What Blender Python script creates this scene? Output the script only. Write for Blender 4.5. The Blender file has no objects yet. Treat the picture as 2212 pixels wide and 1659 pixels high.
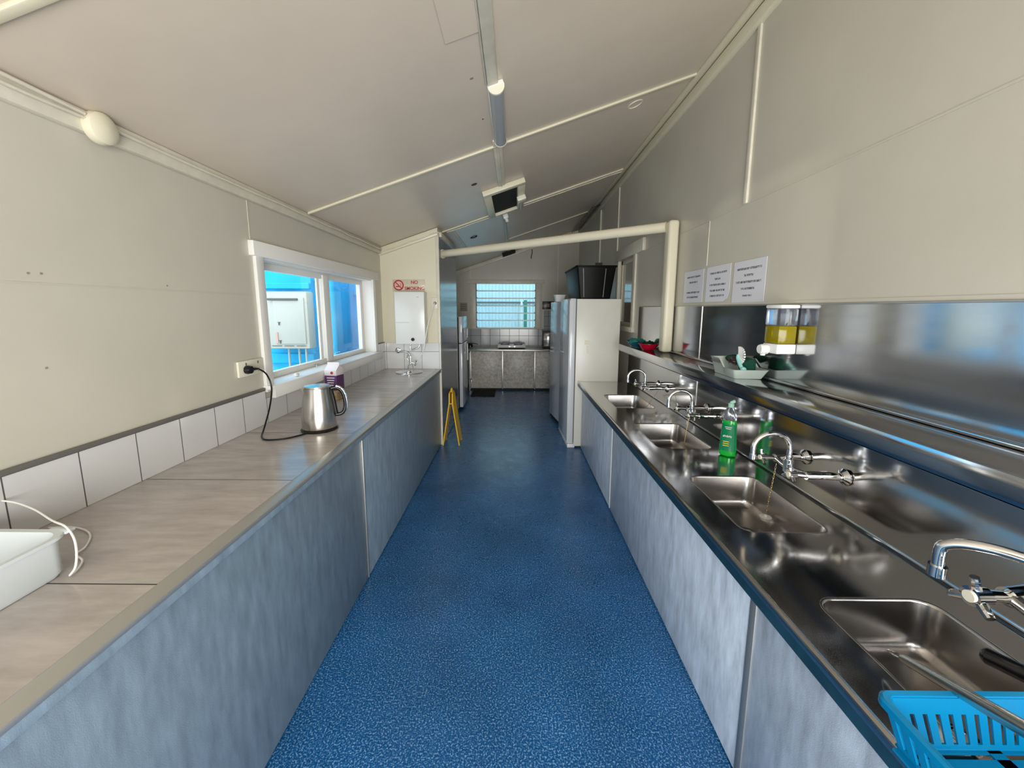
import bpy, bmesh, math, random
from mathutils import Vector, Matrix
random.seed(4)
PI = math.pi
R = math.radians
scn = bpy.context.scene
COL = scn.collection

# ------------------------------------------------------------------ materials
def nt(m):
    m.use_nodes = True
    return m.node_tree.nodes, m.node_tree.links

def mat(name, col, rough=0.5, metal=0.0, spec=0.5, trans=0.0, ior=1.45, bump=0.0, bscale=60.0,
        var=0.0, vscale=3.0, vstretch=(1, 1, 1), alpha=1.0, coat=0.0, col2=None, detail=4.0, rvar=0.0, aniso=0.0):
    m = bpy.data.materials.new(name)
    N, L = nt(m)
    b = N['Principled BSDF']
    b.inputs['Base Color'].default_value = (*col, 1)
    b.inputs['Roughness'].default_value = rough
    b.inputs['Metallic'].default_value = metal
    b.inputs['Specular IOR Level'].default_value = spec
    b.inputs['IOR'].default_value = ior
    b.inputs['Transmission Weight'].default_value = trans
    b.inputs['Alpha'].default_value = alpha
    b.inputs['Coat Weight'].default_value = coat
    b.inputs['Coat Roughness'].default_value = 0.15
    if aniso:
        b.inputs['Anisotropic'].default_value = aniso
    tc = N.new('ShaderNodeTexCoord')
    if var or rvar:
        mp = N.new('ShaderNodeMapping')
        mp.inputs['Scale'].default_value = vstretch
        L.new(tc.outputs['Object'], mp.inputs['Vector'])
        n = N.new('ShaderNodeTexNoise')
        n.inputs['Scale'].default_value = vscale
        n.inputs['Detail'].default_value = detail
        n.inputs['Roughness'].default_value = 0.6
        L.new(mp.outputs[0], n.inputs['Vector'])
        if var:
            r = N.new('ShaderNodeValToRGB')
            r.color_ramp.elements[0].position = 0.3
            r.color_ramp.elements[1].position = 0.7
            a = tuple(max(0, c * (1 - var)) for c in col)
            c2 = col2 if col2 else tuple(min(1, c * (1 + var)) for c in col)
            r.color_ramp.elements[0].color = (*a, 1)
            r.color_ramp.elements[1].color = (*c2, 1)
            L.new(n.outputs['Fac'], r.inputs[0])
            L.new(r.outputs[0], b.inputs['Base Color'])
        if rvar:
            mr = N.new('ShaderNodeMapRange')
            mr.inputs['To Min'].default_value = max(0.02, rough - rvar)
            mr.inputs['To Max'].default_value = rough + rvar
            L.new(n.outputs['Fac'], mr.inputs['Value'])
            L.new(mr.outputs[0], b.inputs['Roughness'])
    if bump:
        n2 = N.new('ShaderNodeTexNoise')
        n2.inputs['Scale'].default_value = bscale
        n2.inputs['Detail'].default_value = 3
        L.new(tc.outputs['Object'], n2.inputs['Vector'])
        bp = N.new('ShaderNodeBump')
        bp.inputs['Strength'].default_value = bump
        bp.inputs['Distance'].default_value = 0.01
        L.new(n2.outputs['Fac'], bp.inputs['Height'])
        L.new(bp.outputs[0], b.inputs['Normal'])
    return m

def grid_mat(name, col, grout, axes, step, off, gw, rough=0.2, var=0.05, vscale=4, coat=0.0, vstretch=(1, 1, 1), col2=None):
    """tiles: grout lines every step metres on the given object-space axes"""
    m = mat(name, col, rough, var=var, vscale=vscale, coat=coat, vstretch=vstretch, col2=col2)
    N, L = nt(m)
    b = N['Principled BSDF']
    src = b.inputs['Base Color'].links[0].from_socket
    tc = N.new('ShaderNodeTexCoord')
    sep = N.new('ShaderNodeSeparateXYZ')
    L.new(tc.outputs['Object'], sep.inputs[0])
    last = None
    for ax, st, of in zip(axes, step, off):
        a = N.new('ShaderNodeMath'); a.operation = 'SUBTRACT'
        L.new(sep.outputs['XYZ'.index(ax)], a.inputs[0]); a.inputs[1].default_value = of - gw / 2
        d = N.new('ShaderNodeMath'); d.operation = 'DIVIDE'
        L.new(a.outputs[0], d.inputs[0]); d.inputs[1].default_value = st
        f = N.new('ShaderNodeMath'); f.operation = 'FRACT'
        L.new(d.outputs[0], f.inputs[0])
        c = N.new('ShaderNodeMath'); c.operation = 'LESS_THAN'
        L.new(f.outputs[0], c.inputs[0]); c.inputs[1].default_value = gw / st
        if last is None:
            last = c
        else:
            mx = N.new('ShaderNodeMath'); mx.operation = 'MAXIMUM'
            L.new(last.outputs[0], mx.inputs[0]); L.new(c.outputs[0], mx.inputs[1]); last = mx
    mix = N.new('ShaderNodeMix'); mix.data_type = 'RGBA'
    L.new(last.outputs[0], mix.inputs['Factor'])
    L.new(src, mix.inputs['A']); mix.inputs['B'].default_value = (*grout, 1)
    L.new(mix.outputs['Result'], b.inputs['Base Color'])
    mr = N.new('ShaderNodeMapRange')
    mr.inputs['To Min'].default_value = rough; mr.inputs['To Max'].default_value = 0.9
    L.new(last.outputs[0], mr.inputs['Value']); L.new(mr.outputs[0], b.inputs['Roughness'])
    bp = N.new('ShaderNodeBump'); bp.invert = True
    bp.inputs['Strength'].default_value = 0.5; bp.inputs['Distance'].default_value = 0.002
    L.new(last.outputs[0], bp.inputs['Height']); L.new(bp.outputs[0], b.inputs['Normal'])
    return m

def speckle_floor():
    m = mat('speckled_vinyl', (0.01, 0.09, 0.25), 0.27)
    N, L = nt(m); b = N['Principled BSDF']
    tc = N.new('ShaderNodeTexCoord')
    n1 = N.new('ShaderNodeTexNoise'); n1.inputs['Scale'].default_value = 150; n1.inputs['Detail'].default_value = 4
    n1.inputs['Roughness'].default_value = 0.7
    L.new(tc.outputs['Object'], n1.inputs['Vector'])
    r = N.new('ShaderNodeValToRGB'); e = r.color_ramp.elements
    e[0].position = 0.44; e[0].color = (0.003, 0.06, 0.19, 1)
    e[1].position = 0.66; e[1].color = (0.30, 0.48, 0.68, 1)
    x = e.new(0.53); x.color = (0.007, 0.12, 0.33, 1)
    L.new(n1.outputs['Fac'], r.inputs[0])
    n2 = N.new('ShaderNodeTexNoise'); n2.inputs['Scale'].default_value = 2.2; n2.inputs['Detail'].default_value = 5
    L.new(tc.outputs['Object'], n2.inputs['Vector'])
    mr = N.new('ShaderNodeMapRange'); mr.inputs['From Min'].default_value = 0.3; mr.inputs['From Max'].default_value = 0.75
    mr.inputs['To Min'].default_value = 0.75; mr.inputs['To Max'].default_value = 1.2
    L.new(n2.outputs['Fac'], mr.inputs['Value'])
    mx = N.new('ShaderNodeVectorMath'); mx.operation = 'SCALE'
    L.new(r.outputs[0], mx.inputs[0]); L.new(mr.outputs[0], mx.inputs['Scale'])
    L.new(mx.outputs[0], b.inputs['Base Color'])
    n3 = N.new('ShaderNodeTexNoise'); n3.inputs['Scale'].default_value = 9; n3.inputs['Detail'].default_value = 8
    L.new(tc.outputs['Object'], n3.inputs['Vector'])
    m3 = N.new('ShaderNodeMapRange'); m3.inputs['To Min'].default_value = 0.19; m3.inputs['To Max'].default_value = 0.38
    L.new(n3.outputs['Fac'], m3.inputs['Value']); L.new(m3.outputs[0], b.inputs['Roughness'])
    bp = N.new('ShaderNodeBump'); bp.inputs['Strength'].default_value = 0.12; bp.inputs['Distance'].default_value = 0.01
    n4 = N.new('ShaderNodeTexNoise'); n4.inputs['Scale'].default_value = 30; n4.inputs['Detail'].default_value = 4
    L.new(tc.outputs['Object'], n4.inputs['Vector'])
    L.new(n4.outputs['Fac'], bp.inputs['Height']); L.new(bp.outputs[0], b.inputs['Normal'])
    return m

M = {}
M['wall'] = mat('wall_paint', (0.58, 0.55, 0.465), 0.30, bump=0.04, bscale=7, var=0.05, vscale=1.3)
M['ceil'] = mat('ceiling_paint', (0.66, 0.575, 0.475), 0.30, bump=0.06, bscale=5, var=0.05, vscale=1.5)
M['cream'] = mat('cream_paint', (0.74, 0.69, 0.53), 0.35, bump=0.05, bscale=15)
M['trim'] = mat('trim_paint', (0.70, 0.66, 0.55), 0.35, bump=0.1, bscale=30, var=0.08, vscale=12)
M['tubwhite'] = mat('cool_white_plastic', (0.66, 0.71, 0.73), 0.28)
M['cap'] = mat('dull_grey_cap_strip', (0.15, 0.15, 0.14), 0.45)
M['white'] = mat('white_gloss_paint', (0.82, 0.81, 0.77), 0.3)
M['floor'] = speckle_floor()
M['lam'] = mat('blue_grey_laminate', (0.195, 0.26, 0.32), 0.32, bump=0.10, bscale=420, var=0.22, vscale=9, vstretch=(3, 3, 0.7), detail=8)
M['lam_lit'] = mat('blue_grey_laminate_lit', (0.52, 0.60, 0.71), 0.32, bump=0.10, bscale=420, var=0.26, vscale=9, vstretch=(3, 3, 0.7), detail=8)  # same laminate as the left fronts, colour lightened for the window light
M['lamfar'] = mat('stone_look_laminate', (0.50, 0.475, 0.42), 0.36, bump=0.1, bscale=90, var=0.3, vscale=22, detail=8)
M['tilelam'] = grid_mat('counter_tile', (0.45, 0.405, 0.38), (0.05, 0.045, 0.04), 'Y', [0.6], [0.88], 0.004, rough=0.2,
                        var=0.16, vscale=5, vstretch=(1.0, 4.0, 1))
M['tileL'] = grid_mat('white_wall_tile', (0.68, 0.68, 0.68), (0.10, 0.10, 0.10), 'YZ', [0.202, 0.2], [1.26, 0.898], 0.004, rough=0.12, var=0.02)
M['tileP'] = grid_mat('white_wall_tile_b', (0.72, 0.72, 0.71), (0.14, 0.13, 0.12), 'XZ', [0.2, 0.2], [-1.252, 0.898], 0.004, rough=0.12, var=0.02)
M['tileF'] = grid_mat('grey_wall_tile', (0.46, 0.47, 0.48), (0.08, 0.08, 0.08), 'XZ', [0.2, 0.2], [0.09, 1.03], 0.006, rough=0.12, var=0.03)
M['alu'] = mat('brushed_aluminium', (0.50, 0.49, 0.46), 0.36, metal=0.75, rvar=0.06, vscale=40, vstretch=(1, 0.05, 1))
M['steel'] = mat('stainless_sheet', (0.57, 0.58, 0.60), 0.11, metal=1.0, bump=0.012, bscale=3.0, rvar=0.05, vscale=30, vstretch=(1, 0.06, 1.0))
M['bench'] = mat('stainless_bench', (0.62, 0.60, 0.58), 0.12, metal=1.0, bump=0.008, bscale=5.0, rvar=0.04, vscale=30, vstretch=(1, 0.06, 1.0))
M['basin'] = mat('satin_basin_steel', (0.46, 0.44, 0.42), 0.24, metal=1.0)
M['chrome'] = mat('chrome', (0.82, 0.82, 0.82), 0.05, metal=1.0)
M['brass'] = mat('aged_brass_chain', (0.55, 0.40, 0.20), 0.35, metal=1.0)
M['kettle'] = mat('brushed_kettle_steel', (0.55, 0.53, 0.49), 0.24, metal=1.0, rvar=0.05, vscale=50, vstretch=(1, 1, 0.1))
M['black'] = mat('black_plastic', (0.006, 0.006, 0.007), 0.25)
M['crate'] = mat('black_crate_plastic', (0.003, 0.003, 0.003), 0.38, spec=0.12)
M['rib'] = mat('crate_rib_painted_sheen', (0.16, 0.16, 0.17), 0.3)  # grey paints the thin highlights along the black ribs
M['blackm'] = mat('matt_black', (0.012, 0.012, 0.012), 0.7)
M['rubber'] = mat('black_rubber_mat', (0.008, 0.007, 0.007), 0.85, bump=0.3, bscale=200)
M['navy'] = mat('navy_edge_paint', (0.012, 0.05, 0.085), 0.3, var=0.3, vscale=8)
M['whitep'] = mat('white_plastic', (0.80, 0.80, 0.78), 0.28)
M['creamp'] = mat('cream_plastic', (0.78, 0.75, 0.62), 0.3)
M['enamel'] = mat('white_enamel', (0.74, 0.74, 0.70), 0.22, var=0.02, vscale=2)
M['fridgeside'] = mat('fridge_side_enamel', (0.70, 0.69, 0.62), 0.3, var=0.04, vscale=3)
M['fridgedoor'] = mat('fridge_door_enamel', (0.62, 0.64, 0.68), 0.12)
M['panel'] = mat('glossy_grey_panel', (0.16, 0.19, 0.23), 0.17, bump=0.05, bscale=4, spec=0.8)
M['louvreedge'] = mat('louvre_edge_glass', (0.80, 0.95, 0.97), 0.3)
M['mirrorglass'] = mat('dark_reflective_glass', (0.20, 0.19, 0.16), 0.03, spec=1.0, coat=1.0)
M['clear'] = mat('clear_plastic', (0.85, 0.90, 1.0), 0.04, trans=0.95, ior=1.2)
M['olive'] = mat('yellow_soap', (0.36, 0.29, 0.003), 0.08, trans=0.35)
M['green'] = mat('green_detergent', (0.0, 0.62, 0.05), 0.06, trans=0.35)
M['greenlabel'] = mat('dark_green_label', (0.0, 0.22, 0.09), 0.35)
M['palegreen'] = mat('pale_green_cap', (0.45, 0.78, 0.62), 0.3)
M['yellow'] = mat('yellow_plastic', (0.85, 0.50, 0.01), 0.3)
M['blueplas'] = mat('bright_blue_plastic', (0.0, 0.21, 0.45), 0.28)
M['container'] = mat('bright_blue_steel_paint', (0.0, 0.50, 0.88), 0.4, var=0.12, vscale=3, bump=0.1, bscale=12)
M['teal'] = mat('teal_plastic', (0.04, 0.38, 0.32), 0.25)
M['dkblue'] = mat('dark_teal_bowl', (0.01, 0.10, 0.16), 0.2)
M['red'] = mat('red_plastic', (0.42, 0.0, 0.02), 0.25)
M['dkgreen'] = mat('dark_green_scourer', (0.0, 0.05, 0.028), 0.9, bump=0.6, bscale=150)
M['greymesh'] = mat('steel_wool', (0.14, 0.11, 0.11), 0.4, metal=0.6)
M['greygreen'] = mat('pale_grey_green_plastic', (0.47, 0.54, 0.50), 0.35)
M['mint'] = mat('mint_brush_plastic', (0.30, 0.66, 0.62), 0.3)
M['paper'] = mat('laminated_paper', (0.72, 0.72, 0.77), 0.22, bump=0.08, bscale=12)
M['ink'] = mat('black_ink', (0.06, 0.06, 0.07), 0.6)
M['redink'] = mat('red_ink', (0.45, 0.03, 0.03), 0.5)
M['signbase'] = mat('clear_sign_plastic', (0.62, 0.55, 0.42), 0.2)
M['pink'] = mat('pale_pink', (0.75, 0.45, 0.38), 0.4)
M['purple'] = mat('purple_print', (0.10, 0.03, 0.12), 0.4, var=0.3, vscale=40)
M['cartonw'] = mat('carton_white', (0.78, 0.72, 0.74), 0.4)
M['biscuit'] = mat('biscuit_print', (0.30, 0.17, 0.06), 0.5, var=0.6, vscale=45, col2=(0.6, 0.45, 0.25))
M['diff'] = mat('frosted_diffuser', (0.35, 0.37, 0.40), 0.22)
M['darkhole'] = mat('dark_vent_mesh', (0.018, 0.018, 0.016), 0.8, bump=0.8, bscale=40)
M['stain'] = mat('brown_stain', (0.10, 0.02, 0.012), 0.5)
M['stain2'] = mat('grey_smudge', (0.30, 0.27, 0.22), 0.5)
M['corr'] = mat('corrugated_sheet_white', (0.66, 0.75, 0.78), 0.45)
M['gnd'] = mat('concrete_ground', (0.42, 0.44, 0.44), 0.8, var=0.2, vscale=4)
M['fgreen'] = mat('outdoor_green', (0.05, 0.22, 0.16), 0.6)
M['heater'] = mat('heater_enamel', (0.60, 0.59, 0.51), 0.35)
M['slot'] = mat('vent_slot_dark', (0.16, 0.15, 0.13), 0.6)
M['copper'] = mat('copper_pipe_lagging', (0.55, 0.52, 0.45), 0.5)
M['darkgrey'] = mat('dark_grey_splash', (0.08, 0.085, 0.09), 0.3)
M['label'] = mat('label_yellow', (0.75, 0.60, 0.05), 0.4)

# ------------------------------------------------------------------ mesh tools
def wm(p):
    m = Matrix.LocRotScale(p.location, p.rotation_euler, p.scale)
    return (wm(p.parent) @ p.matrix_parent_inverse @ m) if p.parent else m

def pane_mat(name, tint, fac, rough=0.0):
    m = bpy.data.materials.new(name); N, L = nt(m)
    N.remove(N['Principled BSDF']); out = N['Material Output']
    t = N.new('ShaderNodeBsdfTransparent'); t.inputs[0].default_value = (*tint, 1)
    g = N.new('ShaderNodeBsdfGlossy'); g.inputs['Roughness'].default_value = rough
    f = N.new('ShaderNodeLayerWeight'); f.inputs[0].default_value = 0.5
    pw = N.new('ShaderNodeMath'); pw.operation = 'POWER'; pw.inputs[1].default_value = 5.0
    L.new(f.outputs['Facing'], pw.inputs[0])
    mm = N.new('ShaderNodeMath'); mm.operation = 'MULTIPLY_ADD'; mm.inputs[1].default_value = 0.8 * fac; mm.inputs[2].default_value = 0.03
    L.new(pw.outputs[0], mm.inputs[0])
    x = N.new('ShaderNodeMixShader'); L.new(mm.outputs[0], x.inputs[0]); L.new(t.outputs[0], x.inputs[1]); L.new(g.outputs[0], x.inputs[2])
    L.new(x.outputs[0], out.inputs[0])
    return m
M['glass'] = pane_mat('window_glass', (0.97, 0.99, 1.0), 1.0)
M['louvreglass'] = pane_mat('louvre_glass', (0.80, 0.93, 0.95), 1.0, 0.02)

class MB:
    def __init__(s):
        s.bm = bmesh.new()
    def box(s, x0, x1, y0, y1, z0, z1, bev=0.0, seg=2, rot=None, piv=None, taper=None):
        r = bmesh.ops.create_cube(s.bm, size=1)
        vs = r['verts']
        c = Vector(((x0 + x1) / 2, (y0 + y1) / 2, (z0 + z1) / 2))
        d = (x1 - x0, y1 - y0, z1 - z0)
        for v in vs:
            p = Vector((v.co.x * d[0], v.co.y * d[1], v.co.z * d[2]))
            if taper and v.co.z < 0:
                p.x *= taper; p.y *= taper
            v.co = p + c
        if bev > 0:
            es = list({e for v in vs for e in v.link_edges})
            rr = bmesh.ops.bevel(s.bm, geom=es, offset=bev, segments=seg, affect='EDGES', profile=0.5)
            vs = list({v for f in rr['faces'] for v in f.verts} | {v for v in vs if v.is_valid})
        if rot is not None:
            pv = Vector(piv) if piv else c
            for v in vs:
                v.co = rot @ (v.co - pv) + pv
        return vs
    def xf(s, vs, m):
        for v in vs:
            v.co = m @ v.co
    def cyl(s, p0, p1, r0, r1=None, n=20, cap=True):
        p0 = Vector(p0); p1 = Vector(p1); r1 = r0 if r1 is None else r1
        d = (p1 - p0).normalized()
        u = d.orthogonal().normalized(); w = d.cross(u)
        A = []; B = []
        for i in range(n):
            a = 2 * PI * i / n
            o = u * math.cos(a) + w * math.sin(a)
            A.append(s.bm.verts.new(p0 + o * r0)); B.append(s.bm.verts.new(p1 + o * r1))
        for i in range(n):
            j = (i + 1) % n
            s.bm.faces.new((A[i], A[j], B[j], B[i]))
        if cap:
            s.bm.faces.new(A[::-1]); s.bm.faces.new(B)
        return A + B
    def lathe(s, prof, o=(0, 0, 0), n=32, axis='z', ang=0.0, sy=1.0):
        o = Vector(o); rings = []
        for r, z in prof:
            ring = []
            for i in range(n):
                a = 2 * PI * i / n
                x, y = r * math.cos(a), r * math.sin(a) * sy
                p = {'z': Vector((x, y, z)), 'x': Vector((z, x, y)), 'y': Vector((x, z, y))}[axis]
                ring.append(s.bm.verts.new(o + p))
            rings.append(ring)
        for a, b in zip(rings, rings[1:]):
            for i in range(n):
                j = (i + 1) % n
                s.bm.faces.new((a[i], a[j], b[j], b[i]))
        s.bm.faces.new(rings[0][::-1]); s.bm.faces.new(rings[-1])
        return [v for r in rings for v in r]
    def tube(s, pts, r, n=10, closed=False, smooth=True, sub=6):
        pts = [Vector(p) for p in pts]
        if smooth and len(pts) > 2:
            q = []; m = len(pts)
            rng = range(m) if closed else range(m - 1)
            for i in rng:
                if closed:
                    a, b, c, d = pts[(i - 1) % m], pts[i], pts[(i + 1) % m], pts[(i + 2) % m]
                else:
                    a, b, c, d = pts[max(i - 1, 0)], pts[i], pts[i + 1], pts[min(i + 2, m - 1)]
                for k in range(sub):
                    t = k / sub
                    q.append(0.5 * ((2 * b) + (c - a) * t + (2 * a - 5 * b + 4 * c - d) * t * t + (3 * b - a - 3 * c + d) * t ** 3))
            if not closed: q.append(pts[-1])
            pts = q
        m = len(pts); rings = []
        rad = r if callable(r) else (lambda t: r)
        t0 = (pts[1] - pts[0]).normalized(); u = t0.orthogonal().normalized()
        for i, p in enumerate(pts):
            if closed:
                t = (pts[(i + 1) % m] - pts[(i - 1) % m]).normalized()
            else:
                t = (pts[min(i + 1, m - 1)] - pts[max(i - 1, 0)]).normalized()
            u = (u - t * u.dot(t))
            u = u.normalized() if u.length > 1e-6 else t.orthogonal().normalized()
            w = t.cross(u); rr = rad(i / (m - 1))
            rings.append([s.bm.verts.new(p + (u * math.cos(2 * PI * k / n) + w * math.sin(2 * PI * k / n)) * rr) for k in range(n)])
        rng = range(m) if closed else range(m - 1)
        for i in rng:
            a, b = rings[i], rings[(i + 1) % m]
            for k in range(n):
                l = (k + 1) % n
                s.bm.faces.new((a[k], a[l], b[l], b[k]))
        if not closed:
            s.bm.faces.new(rings[0][::-1]); s.bm.faces.new(rings[-1])
    def prism(s, poly, d, closed=True):
        """poly: list of 3D points, extruded by vector d"""
        d = Vector(d)
        A = [s.bm.verts.new(Vector(p)) for p in poly]; B = [s.bm.verts.new(Vector(p) + d) for p in poly]
        n = len(A)
        s.bm.faces.new(A[::-1]); s.bm.faces.new(B)
        for i in range(n):
            j = (i + 1) % n
            s.bm.faces.new((A[i], A[j], B[j], B[i]))
        return A + B
    def loft(s, loops, cap0=False, cap1=True):
        rings = [[s.bm.verts.new(Vector(p)) for p in l] for l in loops]
        n = len(rings[0])
        for a, b in zip(rings, rings[1:]):
            for i in range(n):
                j = (i + 1) % n
                s.bm.faces.new((a[i], a[j], b[j], b[i]))
        if cap0: s.bm.faces.new(rings[0][::-1])
        if cap1: s.bm.faces.new(rings[-1])
    def ball(s, c, r, sx=1, sy=1, sz=1, seg=20):
        r_ = bmesh.ops.create_uvsphere(s.bm, u_segments=seg, v_segments=seg // 2, radius=r)
        for v in r_['verts']:
            v.co = Vector((v.co.x * sx, v.co.y * sy, v.co.z * sz)) + Vector(c)
        return r_['verts']
    def build(s, name, m, parent=None, world=False, smooth=True, ang=35):
        bmesh.ops.recalc_face_normals(s.bm, faces=s.bm.faces[:])
        me = bpy.data.meshes.new(name)
        s.bm.to_mesh(me); s.bm.free()
        me.materials.append(M[m] if isinstance(m, str) else m)
        if smooth:
            me.shade_smooth(); me.set_sharp_from_angle(angle=R(ang))
        o = bpy.data.objects.new(name, me); COL.objects.link(o)
        if parent is not None:
            o.parent = parent
            if world:
                o.matrix_parent_inverse = wm(parent).inverted()
        return o

def rrect(x0, x1, y0, y1, z, r, n=6):
    pts = []
    for cx, cy, a0 in ((x1 - r, y1 - r, 0), (x0 + r, y1 - r, 90), (x0 + r, y0 + r, 180), (x1 - r, y0 + r, 270)):
        for i in range(n + 1):
            a = R(a0 + 90 * i / n)
            pts.append((cx + r * math.cos(a), cy + r * math.sin(a), z))
    return pts

def thing(name, label, cat, loc=(0, 0, 0), rot=(0, 0, 0), group=None):
    o = bpy.data.objects.new(name, None); COL.objects.link(o)
    o.empty_display_size = 0.05
    o.location = loc; o.rotation_euler = rot
    o['label'] = label; o['category'] = cat
    if group: o['group'] = group
    return o
def tag(o, label, cat, group=None):
    o['label'] = label; o['category'] = cat
    if group: o['group'] = group
    return o
def struct(o):
    o['kind'] = 'structure'
    return o
def box(name, m, x0, x1, y0, y1, z0, z1, parent=None, world=False, bev=0.0, **k):
    b = MB(); b.box(x0, x1, y0, y1, z0, z1, bev, **k)
    return b.build(name, m, parent, world)
def sbox(name, m, *a, bev=0.0):
    return struct(box(name, m, *a, bev=bev))
def dup(root, loc, rot=None, label=None):
    r = root.copy(); COL.objects.link(r); r.location = loc
    if rot is not None: r.rotation_euler = rot
    if label: r['label'] = label
    def rec(src, dst):
        for ch in [o for o in src.children]:
            c = ch.copy(); COL.objects.link(c); c.parent = dst
            rec(ch, c)
    rec(root, r)
    return r
def text(name, body, size, m, parent, loc, rot, depth=0.0006, bold=0.0, align='CENTER'):
    cu = bpy.data.curves.new(name, 'FONT'); cu.body = body; cu.size = size; cu.extrude = depth; cu.offset = bold
    cu.align_x = align; cu.align_y = 'CENTER'; cu.resolution_u = 3
    t = bpy.data.objects.new('tmp_text', cu); COL.objects.link(t)
    dg = bpy.context.evaluated_depsgraph_get()
    me = bpy.data.meshes.new_from_object(t.evaluated_get(dg))
    COL.objects.unlink(t); bpy.data.objects.remove(t)
    me.materials.clear(); me.materials.append(M[m])
    mt = Matrix.Translation(Vector(loc)) @ Matrix.Rotation(rot[2], 4, 'Z') @ Matrix.Rotation(rot[1], 4, 'Y') @ Matrix.Rotation(rot[0], 4, 'X')
    me.transform(mt)
    o = bpy.data.objects.new(name, me); COL.objects.link(o); o.parent = parent
    return o

# ------------------------------------------------------------------ room constants
XL, XR = -1.485, 1.29
YF, YB = 8.15, -1.5
SL = 0.335
TH = math.atan(SL)
def zc(x): return 2.235 + SL * (x + 1.485)
T = 0.12

sbox('floor', 'floor', XL - T, XR + T, YB, YF + T, -0.06, 0)
b = MB()
b.prism([(XL - 0.2, YB, zc(XL - 0.2)), (XR + 0.2, YB, zc(XR + 0.2)), (XR + 0.2, YB, zc(XR + 0.2) + 0.08), (XL - 0.2, YB, zc(XL - 0.2) + 0.08)],
        (0, YF - YB + T, 0))
struct(b.build('ceiling', 'ceil', smooth=False))

# left wall with window opening
W1 = (2.335, 4.14, 1.105, 1.872)       # y0,y1,z0,z1
b = MB()
xa, xb = XL - 0.13, XL
b.box(xa, xb, YB, W1[0], 0, 2.28); b.box(xa, xb, W1[1], YF, 0, 2.28)
b.box(xa, xb, W1[0], W1[1], 0, W1[2]); b.box(xa, xb, W1[0], W1[1], W1[3], 2.28)
struct(b.build('wall_left', 'wall', smooth=False))
# right wall with opening
W3 = (4.37, 4.97, 1.38, 2.16)
b = MB()
xa, xb = XR, XR + T
b.box(xa, xb, YB, W3[0], 0, 3.25); b.box(xa, xb, W3[1], YF, 0, 3.25)
b.box(xa, xb, W3[0], W3[1], 0, W3[2]); b.box(xa, xb, W3[0], W3[1], W3[3], 3.25)
struct(b.build('wall_right', 'wall', smooth=False))
# far wall with louvre opening
W2 = (-0.80, 0.43, 1.185, 2.085)       # x0,x1,z0,z1
b = MB()
ya, yb = YF, YF + T
b.box(XL - T, W2[0], ya, yb, 0, 3.2); b.box(W2[1], XR + T, ya, yb, 0, 3.2)
b.box(W2[0], W2[1], ya, yb, 0, W2[2]); b.box(W2[0], W2[1], ya, yb, W2[3], 3.2)
struct(b.build('wall_far', 'wall', smooth=False))
# back wall (behind the camera) with a wide opening added to let the fill lamp in
b = MB()
b.box(XL - T, -0.75, YB - T, YB, 0, 3.2); b.box(1.15, XR + T, YB - T, YB, 0, 3.2); b.box(-0.75, 1.15, YB - T, YB, 2.15, 3.2)
struct(b.build('wall_back', 'wall', smooth=False))
# partition block beyond the left worktop: cream face towards the room, glossy grey side
XP = -0.84
b = MB(); b.prism([(XL, 4.43, 0), (XP - 0.004, 4.43, 0), (XP - 0.004, 4.43, zc(XP)), (XL, 4.43, zc(XL))], (0, 1.27, 0))
struct(b.build('wall_partition', 'cream', smooth=False))
b = MB(); b.box(XP - 0.004, XP + 0.004, 4.462, 5.70, 0.02, 2.40)
struct(b.build('wall_panel', 'panel', smooth=False))
b = MB(); b.box(XP - 0.03, XP + 0.006, 4.422, 4.462, 0.0, 2.40, 0.003)
struct(b.build('trim_1', 'trim'))

# ---- trims: ceiling battens and cornices (follow the slope)
def slopebox(b, x0, x1, y0, y1, t0, t1, bev=0.004):
    """box lying under the sloping ceiling, t0..t1 metres below it"""
    vs = b.box(x0, x1, y0, y1, -t1, -t0, bev)
    for v in vs: v.co.z += zc(v.co.x)
n = 2
for y, w, x0, x1 in ((1.08, 0.03, XL + 0.05, XR), (2.88, 0.028, XL + 0.03, XR - 0.03), (4.68, 0.045, XP, XR - 0.03), (6.55, 0.035, -0.1, XR - 0.03)):
    b = MB(); slopebox(b, x0, x1, y - w / 2, y + w / 2, -0.001, 0.014)
    struct(b.build('trim_%d' % n, 'cream')); n += 1
b = MB(); slopebox(b, -0.14, -0.088, YB, 2.13, -0.001, 0.016); slopebox(b, -0.152, -0.092, 2.78, 3.76, -0.001, 0.012); slopebox(b, -0.128, -0.116, 2.78, 3.78, 0.010, 0.020)
slopebox(b, -0.150, -0.141, YB, 2.13, -0.001, 0.010)
slopebox(b, -0.15, -0.10, 4.72, YF, -0.001, 0.012)
struct(b.build('trim_%d' % n, 'trim')); n += 1
# cornices
b = MB(); b.box(XR - 0.035, XR + 0.001, YB, YF, 3.06, 3.128, 0.004); slopebox(b, XR - 0.09, XR - 0.03, YB, YF, -0.001, 0.022)
struct(b.build('trim_%d' % n, 'cream')); n += 1
b = MB(); b.box(XL - 0.001, XL + 0.03, YB, 4.43, 2.168, 2.24, 0.004)
struct(b.build('trim_%d' % n, 'trim')); n += 1
b = MB()
vs = b.box(XL, XP, 4.398, 4.432, -0.085, -0.004, 0.004)
for v in vs: v.co.z += zc(v.co.x)
struct(b.build('trim_%d' % n, 'cream')); n += 1
b = MB()
vs = b.box(XL, XR, YF - 0.03, YF + 0.001, -0.075, -0.002, 0.004)
for v in vs: v.co.z += zc(v.co.x)
struct(b.build('trim_%d' % n, 'trim')); n += 1
b = MB(); b.box(XP, XP + 0.03, 4.47, 5.72, 2.36, 2.41, 0.003); slopebox(b, XP + 0.10, XP + 0.125, 4.70, 6.5, 0, 0.012)
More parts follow.
